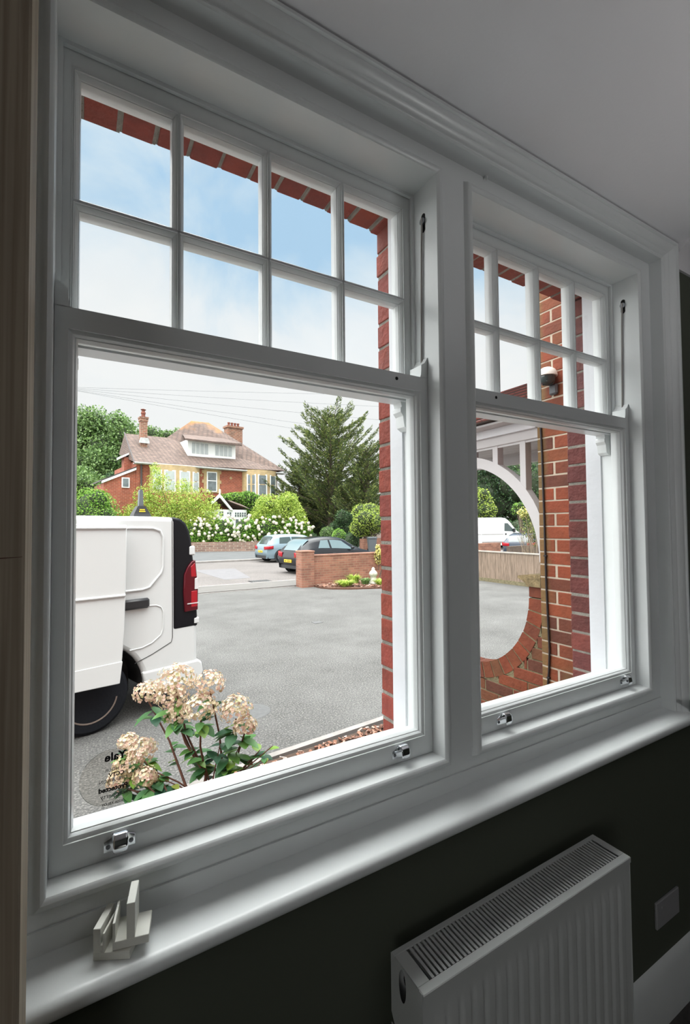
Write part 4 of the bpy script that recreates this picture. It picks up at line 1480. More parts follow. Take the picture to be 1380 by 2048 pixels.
# ================================================================== BRICK HOUSE
HA = radians(8)
HO = Vector((3.72, 39.42, 0))
house = thing('brick_house', 'large red brick house with tiled roof, dormer and bay windows', 'house', HO, HA)
EV, EVR = 7.15, 7.3


def hp(fn_name, mb, m, par=house, **k):
    return mb.build(fn_name, m, par, local=True, **k)
hx = 12.7
mb = MB(); mb.box(0, hx, 0, 8, 0, EV + .1); hp('wall', mb, M['house_brick'])
# roofs
mb = MB()
ov = .45
# lower side gabled roof (left part)
mb.add([(-.25, -ov, EV - .1), (6, -ov, EV - .1), (6, 3.6, 10.05), (-.1, 3.6, 10.0), (-.2, 5.2, 8.4), (6, 8, EV)],
       [(0, 1, 2, 3), (3, 2, 5, 4), (0, 3, 4)])
# tall hipped roof
mb.add([(1.9, -ov, EV - .1), (13.35, -ov, EVR), (13.35, 9, EVR), (3.0, 9, EVR), (6.0, 4.6, 12.1), (7.7, 4.6, 12.15), (3.4, 3.6, 10.02)],
       [(0, 1, 5, 4, 6), (1, 2, 5), (2, 3, 4, 5), (3, 0, 6, 4)])
hp('roof', mb, M['roof'])
mb = MB()
mb.box(-.25, 13.4, -ov - .12, -ov, EV - .16, EV - .06); mb.box(-.25, 13.3, -ov, 0, EV - .2, EV - .14)
hp('gutter', mb, M['lead'])
mb = MB(); mb.tube([(1.35, -.1, EV - .1), (1.35, -.1, 3)], .05); mb.tube([(.35, -.1, EV - .1), (.35, -.1, 3)], .07); hp('drainpipe', mb, M['gutter_dark'])
mb = MB()
mb.tube([(-.25, -.45, 7.0), (-.12, 3.6, 10.08)], .05)
hp('bargeboard', mb, M['gutter_dark'])
# dormer
mb = MB(); mb.box(4.4, 8.84, .95, 3.6, 8.15, 9.6); d = hp('dormer', mb, M['house_white'])
mb = MB()
mb.add([(4.0, .35, 9.45), (9.2, .35, 9.62), (8.2, 3.9, 10.75), (4.9, 3.9, 10.6), (4.0, .35, 9.38), (9.2, .35, 9.55)], [(0, 1, 2, 3), (4, 5, 1, 0)])
mb.box(3.95, 9.2, .3, .4, 9.38, 9.52)
mb.build('dormer_roof', M['roof'], d, local=True)
for (a, b) in ((4.72, 6.25), (6.85, 8.5)):
    for k in range(4):
        w = (b - a) / 4
        mb = MB(); mb.box(a + k * w + .04, a + (k + 1) * w - .04, .92, .96, 8.4, 9.32)
        mb.build('window_pane', M['win_blind'], d, local=True)
# windows with buff stone surrounds
def stone_window(x0, x1, z0, z1, y, parent=house, frame=.09, split=True, dark='win_dark', nm='window'):
    mb = MB(); mb.box(x0, x1, y - .06, y, z0, z1); w = mb.build(nm, M['house_white'], parent, local=True)
    zm = z1 - (z1 - z0) * .45
    for (a, b) in ((z0 + frame, zm - .04), (zm + .04, z1 - frame)) if split else ((z0 + frame, z1 - frame),):
        mb = MB(); mb.box(x0 + frame, x1 - frame, y - .075, y - .055, a, b); mb.build('window_pane', M[dark], w, local=True)
    return w
# central single window
mb = MB(); mb.box(5.45, 6.89, -.06, 0, 4.9, 7.0)
for k in range(5):
    if k % 2 == 0:
        mb.box(5.30, 7.04, -.055, 0, 4.9 + k * .42, 5.2 + k * .42)
hp('stone_surround', mb, M['yellow_stone'])
stone_window(5.70, 6.62, 5.0, 6.75, -.06)
# bow bays
def bay(x0, x1, depth, wins, z0, z1, dark):
    cx = (x0 + x1) / 2; hw = (x1 - x0) / 2
    def P(a, k=1.0):
        return (cx + hw * k * cos(a), -depth * k * sin(a))
    N = 20
    pts = [P(pi - pi * k / N) for k in range(N + 1)]
    mb = MB(); mb.prism(pts + [(x1, .3), (x0, .3)], 'z', z0 - .05, z1); b = hp('bay', mb, M['yellow_stone'], smooth=30)
    mb = MB(); mb.prism([P(pi - pi * k / N, .995) for k in range(N + 1)] + [(x1, .3), (x0, .3)], 'z', 0, z0 - .05)
    mb.build('bay_brickwork', M['house_brick'], b, local=True)
    for (a0, a1) in wins:
        mb = MB(); fr = MB()
        p0, p1 = P(radians(a0), 1.02), P(radians(a1), 1.02)
        def Q(f, off): return (p0[0] + (p1[0] - p0[0]) * f + cos(radians((a0 + a1) / 2)) * off, p0[1] + (p1[1] - p0[1]) * f - sin(radians((a0 + a1) / 2)) * off)
        za, zb = z0 + .15, z1 - .42
        q = [Q(0, 0), Q(1, 0), Q(1, -.1), Q(0, -.1)]
        fr.prism(q, 'z', za, zb); w = fr.build('window', M['house_white'], b, local=True)
        zm = (za + zb) / 2 + .05
        for (c, d_) in ((za + .1, zm - .04), (zm + .04, zb - .08)):
            mb = MB(); mb.prism([Q(.12, .02), Q(.88, .02), Q(.88, -.05), Q(.12, -.05)], 'z', c, d_)
            mb.build('window_pane', M[dark], w, local=True)
bay(1.0, 5.1, .8, ((155, 128), (122, 96), (88, 62), (54, 28)), 4.7, 7.0, 'win_blind')
bay(9.05, 12.5, 1.1, ((150, 118), (112, 82), (70, 40), (32, 12)), 4.6, 7.12, 'win_dark')
# small diamond vents
for x, z in ((7.95, 6.3), (5.25, 6.4)):
    mb = MB(); mb.prism([(x - .14, z), (x, z - .14), (x + .14, z), (x, z + .14)], 'y', -.03, 0)
    hp('wall_vent', mb, M['yellow_stone'])
# chimneys
mb = MB(); mb.box(.75, 1.28, 1.75, 2.3, 8.6, 11.1); mb.box(.66, 1.37, 1.66, 2.39, 11.1, 11.22); mb.box(.70, 1.33, 1.7, 2.35, 10.85, 11.1)
c1 = hp('chimney', mb, M['chimney_brick'])
mb = MB(); mb.lathe([(.17, 0), (.15, .3), (.20, .32), (.18, .45), (.14, .5), (.13, .62)], (1.0, 2.0, 11.2), n=12); mb.lathe([(.2, .64), (.22, .68), (.05, .75)], (1.0, 2.0, 11.2), n=12)
mb.build('chimney_pot', M['terracotta'], c1, local=True)
mb = MB(); mb.prism([(.62, 8.98), (1.42, 8.98), (1.42, 9.12), (1.30, 9.45), (.73, 9.45), (.62, 9.12)], 'y', 1.62, 1.76); mb.build('flashing', M['lead'], c1, local=True)
mb = MB(); mb.box(10.1, 11.75, 5.6, 6.5, 8.5, 12.3); mb.box(10.0, 11.85, 5.5, 6.6, 12.2, 12.4); c2 = hp('chimney', mb, M['chimney_brick'])
for k in range(4):
    mb = MB(); mb.lathe([(.13, 0), (.11, .3), (.15, .34), (.14, .42)], (10.4 + k * .34, 6.0, 12.38), n=10); mb.build('chimney_pot', M['terracotta'], c2, local=True)
# lean-to extension
mb = MB()
mb.prism([(-2.3, 0), (0, 0), (0, 6.5), (-2.3, 5.35)], 'y', .1, 4)
e1 = hp('extension', mb, M['house_brick'])
mb = MB(); mb.prism([(-2.45, 5.32), (0.0, 6.5), (0.0, 6.68), (-2.45, 5.5)], 'y', -.05, .12); mb.build('bargeboard', M['house_white'], e1, local=True)
mb = MB(); mb.prism([(-2.5, 5.48), (0.0, 6.68), (0.0, 6.78), (-2.5, 5.58)], 'y', -.02, 4); mb.build('roof', M['gutter_dark'], e1, local=True)
w = stone_window(-1.05, -.48, 5.05, 5.85, .08, frame=.08, split=False)
# side dormer gable peeping left
mb = MB(); mb.prism([(-.9, 7.5), (-.2, 7.9), (-.2, 8.05), (-.9, 7.68)], 'y', 1.5, 2.6); hp('side_gable', mb, M['house_white'])
mb = MB(); mb.box(-.55, 0, 1.6, 2.5, 5.5, 7.7); hp('side_wall', mb, M['house_brick'])
# entrance porch with gable and trellis windows
mb = MB()
mb.box(5.5, 8.05, -3.0, -2.9, 0, 3.35)
mb.box(5.5, 5.6, -3, 0, 0, 3.3); mb.box(7.95, 8.05, -3, 0, 0, 3.3)
pp = hp('porch', mb, M['house_white'])
mb = MB()
mb.prism([(5.61, 4.62), (6.78, 3.3), (6.55, 3.3), (5.61, 4.34), (5.0, 3.75), (4.85, 3.85)], 'y', -3.15, -3.0)
mb.box(5.57, 5.66, -3.15, -3.05, 4.3, 5.0)
mb.build('bargeboard', M['house_white'], pp, local=True)
mb = MB(); mb.add([(5.6, -3.1, 4.4), (8.15, -3.1, 3.32), (8.15, 0, 3.32), (5.6, 0, 4.4), (6.2, -3.1, 4.1), (8.3, -3.2, 3.4), (8.3, 0, 4.3), (5.8, 0, 4.3)], [(4, 5, 6, 7), (0, 1, 2, 3)])
mb.build('roof', M['roof'], pp, local=True)
mb = MB()
for (x0, nx, zt, nz) in ((6.98, 5, 3.12, 2), (6.30, 2, 3.12, 2), (5.62, 2, 3.18, 2)):
    for i in range(nx):
        for j in range(nz):
            mb.box(x0 + i * .21, x0 + i * .21 + .13, -3.03, -2.99, zt - j * .2 - .15, zt - j * .2)
o = mb.build('trellis_panes', M['win_dark'], pp, local=True); o['kind'] = 'stuff'
for (x0) in (7.05, 7.5):
    mb = MB(); mb.box(x0, x0 + .32, -3.03, -2.99, 1.6, 2.55)
    mb.build('window_pane', M['win_dark'], pp, local=True)

# climber on the wall over the porch
def hw_(x, y, z):
    return Vector((HO.x, HO.y, 0)) + Vector((cos(HA) * x - sin(HA) * y, sin(HA) * x + cos(HA) * y, z))
bl = [(tuple(hw_(9.0 + dx, -1.2, 4.35 + dz)), (rx_, .6, rz_)) for dx, dz, rx_, rz_ in ((0, 0, 1.1, .75), (-1.2, .1, .9, .5), (-2.0, .0, .7, .45), (1.0, -.2, 1.0, .6), (.6, -.9, 1.0, .6))]
tree('climbing_plant', 'bright green climber spreading over the porch roof of the brick house', 'plant', bl, 6000, .16, M['leaf_bright'], tuple(hw_(9, -1.4, 0)), .06, core=.8)

# ================================================================== SHRUBS IN FRONT OF THE HOUSE
def cols(*b): return [ell(*x) for x in b]
bl = cols((345, 1015, 35, 90, 80), (298, 995, 35, 60, 60), (390, 1010, 35, 90, 76), (262, 1035, 35, 50, 56), (318, 962, 35, 46, 44), (368, 972, 35, 40, 30), (422, 1030, 35, 46, 60), (290, 1030, 35, 80, 64),
          (350, 1045, 35, 110, 60), (400, 1050, 35, 70, 60), (310, 938, 35, 22, 26), (250, 1050, 35, 50, 40))
bl = [(c, (r[0], 1.2, r[2])) for c, r in bl]
p = at(345, 1060, 35)
tree('small_tree', 'feathery lime green tree in front of the left bay window', 'tree', bl, 19000, .15, M['leaf_lime'], (p.x, p.y, 0), .1, 'lime green trees before the house', aspect=.45, shell=.9)
bl = cols((575, 1020, 36, 60, 60), (540, 1010, 36, 60, 45), (590, 1035, 36, 45, 50), (545, 1040, 36, 60, 50), (600, 1045, 36, 30, 30), (575, 998, 36, 40, 30), (520, 1035, 36, 40, 50))
bl = [(c, (r[0], 1.1, r[2])) for c, r in bl]
p = at(570, 1060, 36)
tree('small_tree', 'lime green tree below the right bay window', 'tree', bl, 12000, .15, M['leaf_lime'], (p.x, p.y, 0), .1, 'lime green trees before the house', core=.35, aspect=.5, shell=.7)

# white hydrangea hedge on the garden wall: five bushes, each with its blooms
def bloom_mesh():
    mb = MB()
    for _ in range(46):
        d = rv()
        p = d * .11 * ru(.85, 1.0)
        a = d.orthogonal().normalized(); b = d.cross(a)
        s = .034
        t = d * .01
        mb.add([p - a * s + t, p + b * s, p + a * s + t, p - b * s], [(0, 1, 2, 3)], tone=rnd())
    vs = []; fs = []
    for i in range(6):
        for j in range(8):
            th, ph = pi * i / 5, 2 * pi * j / 8
            vs.append((.095 * sin(th) * cos(ph), .095 * sin(th) * sin(ph), .095 * cos(th)))
    for i in range(5):
        for j in range(8):
            fs.append((i * 8 + j, i * 8 + (j + 1) % 8, (i + 1) * 8 + (j + 1) % 8, (i + 1) * 8 + j))
    mb.add(vs, fs, tone=.4)
    return mb
bp = bloom_mesh()
proto_me = None
bloom_names = ['leftmost, next to the white van', 'second from the white van', 'in the middle of the row', 'behind the pale blue car', 'rightmost, behind the black car']
spans = [(372, 425, 1042, 1095), (418, 474, 1038, 1092), (465, 522, 1034, 1090), (512, 572, 1036, 1084), (560, 622, 1040, 1080)]
for bi, (ua, ub, va, vb) in enumerate(spans):
    dep = 34.7 + bi * .25
    c, r = ell((ua + ub) / 2, (va + vb) / 2, dep, ub - ua + 8, vb - va + 16)
    base = (c[0], c[1], .1)
    t = thing('hydrangea_bush', 'white flowering hydrangea bush on the far garden wall, ' + bloom_names[bi], 'shrub', base, 0, 'hydrangea bushes along the far garden wall')
    mb = MB(); leafcloud(mb, lumpy(c, (r[0], .9, r[2]), 8, .5, 40 + bi), 8000, .14, shell=.5); 
    mb.build('foliage', M['leaf_bright'], t)
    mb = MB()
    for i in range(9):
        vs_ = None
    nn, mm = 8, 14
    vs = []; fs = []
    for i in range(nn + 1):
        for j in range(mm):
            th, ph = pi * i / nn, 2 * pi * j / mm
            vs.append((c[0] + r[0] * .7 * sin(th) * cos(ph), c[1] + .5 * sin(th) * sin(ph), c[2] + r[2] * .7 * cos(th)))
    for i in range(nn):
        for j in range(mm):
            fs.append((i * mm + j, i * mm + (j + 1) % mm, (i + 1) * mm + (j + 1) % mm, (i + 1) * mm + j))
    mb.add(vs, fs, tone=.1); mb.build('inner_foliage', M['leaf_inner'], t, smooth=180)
    for k in range(38):
        # blooms over the side facing the road
        for _try in range(20):
            fx_, fz_ = ru(-1, 1), ru(-.9, 1)
            if fx_ * fx_ + fz_ * fz_ < 1.0: break
        q = sqrt(max(0, 1 - fx_ ** 2 * .9 - fz_ ** 2 * .9))
        pos = Vector((c[0] + r[0] * fx_ * 1.0, c[1] - .95 * q - .05, c[2] + r[2] * fz_))
        pos += Vector((ru(-.05, .05), ru(-.1, .0), ru(-.05, .05)))
        if proto_me is None:
            o = bp.build('flower_head', M['white_bloom'], t, local=True)
            proto_me = o.data
        else:
            o = bpy.data.objects.new('flower_head', proto_me); COL.objects.link(o); o.parent = t
        o.location = pos - Vector(base)
        s = ru(.75, 1.35)
        o.scale = (s, s, s * .85); o.rotation_euler = (ru(0, 6), ru(0, 6), ru(0, 6))

# far garden wall
p0, p1 = at(300, 1100, 33.2), at(640, 1100, 34.6)
d = (p1 - p0).normalized(); nrm = Vector((-d.y, d.x, 0))
mb = MB()
q = [p0, p1, p1 + nrm * .3, p0 + nrm * .3]
mb.prism([(a.x, a.y) for a in q], 'z', 0, .80)
tag(mb.build('garden_wall', M['stone_wall']), 'old low brick garden wall under the white hydrangeas', 'wall')

# ================================================================== CONIFER AND RIGHT-HAND PLANTING
def conifer(name, label, base, height, half, seed, n_br=110, z_low=1.0, m='leaf_conifer', group='big conifers', lean=0):
    rs = random.Random(seed)
    t = thing(name, label, 'tree', tuple(base), 0, group)
    b = Vector(base)
    mb = MB(); mb.tube([b, b + Vector((lean * .4, 0, height * .5)), b + Vector((lean, 0, height))], [.4, .25, .04], n=8); mb.build('trunk', M['trunk'], t)
    fo = MB(); br = MB()
    for k in range(n_br):
        f = (k + .5) / n_br
        z = z_low + (height - z_low) * f
        spread = half * (1 - f) ** .42 * rs.uniform(.45, 1.08) + .35
        az = k * 2.4 + rs.uniform(-.3, .3)
        rise = spread * rs.uniform(.35, .85)
        s = b + Vector((lean * f, 0, z))
        e = s + Vector((cos(az) * spread, sin(az) * spread * .8, rise))
        mid = s.lerp(e, .5) + Vector((0, 0, -.08 * spread))
        br.tube([s, mid, e], [.06, .04, .01], n=5)
        nl = int(45 + spread * 70)
        for i in range(nl):
            g = rs.uniform(.05, 1.05) ** .8
            p = (s.lerp(mid, g * 2) if g < .5 else mid.lerp(e, g * 2 - 1))
            out_ = (e - s).normalized()
            side = out_.cross(Vector((0, 0, 1))).normalized() * rs.uniform(-1, 1) * (.65 * (1 - g) + .16)
            p = p + side + Vector((0, 0, rs.uniform(-.28, .10)))
            dd = (out_ * .8 + side.normalized() * rs.uniform(.2, .9) + Vector((0, 0, rs.uniform(-.4, .45)))).normalized() if side.length > .01 else out_
            L = rs.uniform(.12, .30)
            w = dd.cross(Vector((rs.uniform(-1, 1), rs.uniform(-1, 1), rs.uniform(-1, 1)))).normalized() * rs.uniform(.022, .05)
            q = p + dd * L
            fo.add([p - w, p + w, q + w * .3, q - w * .3], [(0, 1, 2, 3)], tone=min(1, max(0, rs.gauss(.38, .25))))
    br.build('branch', M['trunk'], t)
    fo.build('foliage', M[m], t)
    return t
b = at(662, 1075, 44); b.z = 0
conifer('conifer', 'tall ragged conifer with upswept branches right of the brick house', b, 12.6, 6.6, 5, 125, z_low=1.6)
b = at(735, 1075, 42); b.z = 0
conifer('conifer', 'shorter dark conifer against the brick pier', b, 9.0, 3.6, 6, 80, z_low=.8)
b = at(600, 1075, 46); b.z = 0
conifer('conifer', 'dark conifer between the right bay window and the tallest conifer', b, 8.3, 3.2, 9, 80, z_low=.6)
c, r = ell(665, 1030, 50, 230, 150); tree('evergreen_mass', 'dark evergreen thicket under the tall conifer', 'hedge', lumpy(c, (r[0], 3, r[2]), 16, .45, 21), 9000, .25, M['leaf_dark'], (c[0], c[1], 0), .2, core=.85)
c, r = ell(690, 1052, 38, 70, 66); tree('ivy_hedge', 'dark green hedge face behind the clipped shrubs', 'hedge', lumpy(c, (r[0], .8, r[2]), 8, .5, 22), 10000, .13, M['leaf_dark'], (c[0], c[1], 0), .1, core=.85)

for (u, v, dep, pw, ph, m, lab) in (
        (622, 1083, 37, 34, 36, 'leaf_dark', 'small dark rounded shrub just above the black car roof'),
        (655, 1069, 36, 32, 32, 'leaf_mid', 'rounded green shrub second from the left in the clipped row'),
        (678, 1076, 35, 30, 38, 'leaf_bright', 'bright green rounded shrub in the middle of the clipped row'),
        (702, 1083, 34.5, 36, 38, 'leaf_dark', 'dark blue-green rounded shrub beside the grey bin')):
    c, r = ell(u, v, dep, pw, ph)
    tree('clipped_shrub', lab, 'shrub', [(c, (r[0], r[0], r[2]))] + lumpy(c, (r[0] * .96, r[0] * .96, r[2] * .96), 5, .4, int(u)), 4200, .085, M[m], (c[0], c[1], 0), .05, 'clipped shrubs across the road', core=.8)
c, r = ell(746, 1041, 34, 88, 66)
t = tree('topiary_bush', 'large clipped bush with a lime green top next to the brick pier', 'shrub', lumpy(c, (r[0] * 1.1, 1.1, r[2] * 1.1), 14, .52, 77), 13000, .10, M['leaf_lime'], (c[0], c[1], 0), .08, core=.78)

# neighbour's wall stub and the bin
a_ = at(733, 1092, 33.5); 
mb = MB(); a1 = at(723, 1100, 33.6); a2 = at(737, 1100, 33.2)
mb.box(a1.x, a1.x + .55, a1.y - .3, a1.y + .25, .05, .95); tag(mb.build('gate_pillar', M['wall_brick']), 'small brick pillar left of the grey bin', 'pillar')
a1 = at(756, 1100, 33.4)
mb = MB(); mb.box(a1.x - .25, a1.x + 2.5, a1.y - .1, a1.y + .15, .05, 1.0); tag(mb.build('garden_wall', M['wall_brick']), 'brick wall right of the grey bin', 'wall')
bpt = at(744, 1103, 32.0)
t = thing('wheelie_bin', 'grey wheelie bin standing against the brick pillar across the road', 'bin', (bpt.x, bpt.y, .09), radians(-20))
mb = MB()
z0, z1 = 0.0, .95
for (za, wa, zb, wb) in ((.05, .22, .92, .29),):
    mb.add([(-wa, -wa, za), (wa, -wa, za), (wa, wa, za), (-wa, wa, za), (-wb, -wb, zb), (wb, -wb, zb), (wb, wb, zb), (-wb, wb, zb)],
           [(0, 1, 2, 3), (4, 5, 6, 7), (0, 1, 5, 4), (1, 2, 6, 5), (2, 3, 7, 6), (3, 0, 4, 7)])
mb.box(-.30, .30, -.30, .30, .88, .92, c=.01)
mb.build('body', M['plastic_grey'], t, local=True)
mb = MB(); mb.prism([(-.32, .93), (.34, .93), (.34, .97), (.1, 1.04), (-.32, 1.0)], 'x', -.31, .31); mb.build('lid', M['plastic_grey'], t, local=True)
for s in (-1, 1):
    mb = MB(); mb.lathe([(.0001, -.02), (.10, -.02), (.10, .02), (.0001, .02)], (s * .25, .24, .1), n=14, axis='x'); mb.build('wheel', M['tyre'], t, local=True)

# pale yellow flowering shrub at the pier edge
c, r = ell(757, 1112, 15.5, 22, 46)
tree('variegated_shrub', 'pale yellow-leaved shrub at the end of the boundary wall', 'shrub', lumpy(c, (r[0], .25, r[2]), 6, .5, 90), 900, .05, M['leaf_yellow'], (c[0], c[1], .05), .02, core=.5)

# ================================================================== VIEW THROUGH THE PORCH
t = thing('board_fence', 'low weathered close-board fence along the right side of the drive', 'fence', (11.85, 10.5, 0))
mb = MB()
k = 0
y = 7.6
while y < 16:
    w = .105
    mb.box(11.80 + (k % 2) * .006, 11.822 + (k % 2) * .006, y, y + w + .006, .12, .985, tone=rnd()); y += w; k += 1
mb.build('boards', M['fence'], t)
mb = MB(); mb.box(11.775, 11.86, 7.6, 16, .985, 1.03, c=.005); mb.build('capping_rail', M['fence_rail'], t)
mb = MB(); mb.box(11.79, 11.83, 7.6, 16, 0, .12); mb.build('gravel_board', M['mortar_moss'], t)
for yy in (8.0, 10.0, 12.0, 14.0):
    mb = MB(); mb.box(11.84, 11.93, yy, yy + .09, 0, 1.0); mb.build('post', M['fence'], t)

b0 = at(998, 1096, 22)
mb = MB(); mb.box(b0.x - 1.8, b0.x + .35, b0.y + .2, b0.y + .45, 0, 1.02); tag(mb.build('garden_wall', M['wall_brick']), 'low brick wall between fence and white panel van', 'wall')
b0 = at(1040, 1099, 21)
mb = MB(); mb.box(b0.x - .9, b0.x + 3, b0.y - .2, b0.y + 0, 0, .93); tag(mb.build('timber_edge', M['trunk']), 'dark timber edge behind the pale fence', 'timber')

for (u, v, dep, pw, ph, m, n, size, lab, nm, seed) in (
        (985, 985, 60, 250, 180, 'leaf_dark', 20000, .34, 'dense dark tree seen through the porch arch above the panel van', 'evergreen_tree', 31),
        (1090, 1000, 52, 190, 200, 'leaf_dark', 14000, .30, 'dark tree behind the right half of the porch arch', 'evergreen_tree', 32),
        (962, 1010, 44, 56, 76, 'leaf_lime', 6500, .18, 'pale lime shrub beside the mullion above the panel van', 'shrub', 33),
        (1022, 930, 66, 180, 80, 'leaf_mid', 9000, .34, 'mid green treetop between the porch uprights', 'deciduous_tree', 34),
        (1040, 1018, 30, 30, 30, 'leaf_bright', 1600, .11, 'small bright green treetop just inside the porch arch', 'shrub', 35),
        (1010, 1075, 48, 220, 80, 'leaf_dark', 12000, .24, 'dark hedge behind the white panel van', 'hedge', 36)):
    c, r = ell(u, v, dep, pw, ph)
    tree(nm, lab, 'tree' if 'tree' in nm else nm, lumpy(c, (r[0], 2.0 if dep > 40 else .6, r[2]), 16, .45, seed), n, size, M[m], (c[0], c[1], 0), .15, core=.85)

# multi-stemmed pale shrub by the fence
b = at(1062, 1098, 17); b.z = 0
t = thing('twiggy_shrub', 'leggy pale-stemmed shrub standing behind the fence beside the arch', 'shrub', tuple(b))
mb = MB(); fo = MB()
for k in range(34):
    top = at(ru(1030, 1078), ru(1010, 1075), 17 + ru(-.4, .4))
    s = b + Vector((ru(-.15, .15), ru(-.15, .15), 0))
    mid = s.lerp(top, .5) + Vector((ru(-.12, .12), ru(-.1, .1), 0))
    mb.tube([s, mid, top], [.014, .010, .004], n=5)
mb.build('stems', M['trunk_pale'], t, smooth=60)
leafcloud(fo, [ell(1060, 1050, 17, 40, 56), ell(1052, 1028, 17, 34, 24), ell(1066, 1075, 17, 26, 40)], 1100, .07, shell=.9)
fo.build('foliage', M['leaf_conifer'], t)
fo = MB(); leafcloud(fo, [ell(1050, 1026, 17, 30, 22)], 300, .06, shell=.9); fo.build('dry_leaves', M['leaf_yellow'], t)


# ================================================================== OVERHEAD WIRES
pole = Vector(at(-60, 760, 30))
wl = []
ends = [(785, 480, 793), (783, 480, 806), (800, 560, 842), (810, 600, 855), (822, 640, 875)]
for i, (v0, u1, v1) in enumerate([(773, 760, 790), (774, 760, 813), (776, 760, 840), (778, 760, 868), (779, 760, 885)]):
    a = at(155, v0, 58); b_ = at(u1, v1, 66)
    a2 = a + (a - b_) * .35
    pts = []
    for k in range(25):
        f = k / 24
        p = a2.lerp(b_, f); p.z -= .25 * sin(pi * f) * (1 if i else .6)
        pts.append(p)
    mb = MB(); mb.tube(pts, .019, n=5)
    tag(mb.build('overhead_wire', M['wire']), ['topmost overhead wire in front of the sky', 'second overhead wire from the top', 'middle one of the five fanned overhead wires', 'overhead wire second from the bottom', 'lowest overhead wire passing above the roof'][i], 'wire', 'overhead wires')


# ================================================================== VEHICLES
def wheel(parent, x, y, r, w, rim='alloy', side=-1, spokes=9, sub=True):
    """wheel in parent's local space with axle along y"""
    mb = MB()
    mb.lathe([(r * .62, -w / 2), (r * .9, -w / 2), (r, -w * .36), (r, w * .36), (r * .9, w / 2), (r * .62, w / 2)], (x, y, r), n=36, axis='y')
    tyre = mb.build('wheel', M['tyre'], parent, smooth=40, local=True)
    mb = MB()
    yo = y + side * w * .38
    mb.lathe([(r * .66, side * w * .12), (r * .63, side * w * .12), (r * .60, -side * w * .1), (r * .60, -side * w * .5)], (x, yo, r), n=36, axis='y')
    mb.lathe([(.0001, side * .012), (r * .15, side * .012), (r * .17, -side * .01), (.0001, -side * .03)], (x, yo, r), n=16, axis='y')
    for k in range(spokes):
        a = 2 * pi * k / spokes
        p = Vector((x + cos(a) * r * .62, yo, r + sin(a) * r * .62))
        mb.tube([(x + cos(a) * r * .1, yo, r + sin(a) * r * .1), p], [r * .07, r * .05], n=6)
    mb.build('rim', M[rim], tyre, smooth=50, local=True)
    mb = MB(); mb.lathe([(.0001, 0), (r * .62, 0)], (x, y + side * w * .1, r), n=24, axis='y'); mb.build('brake', M['dark_inside'], tyre, local=True)
    return tyre


def interp(tab, x):
    if x <= tab[0][0]: return tab[0][1]
    for (a, b), (c, d) in zip(tab, tab[1:]):
        if x <= c: return b + (d - b) * (x - a) / (c - a) if c > a else d
    return tab[-1][1]


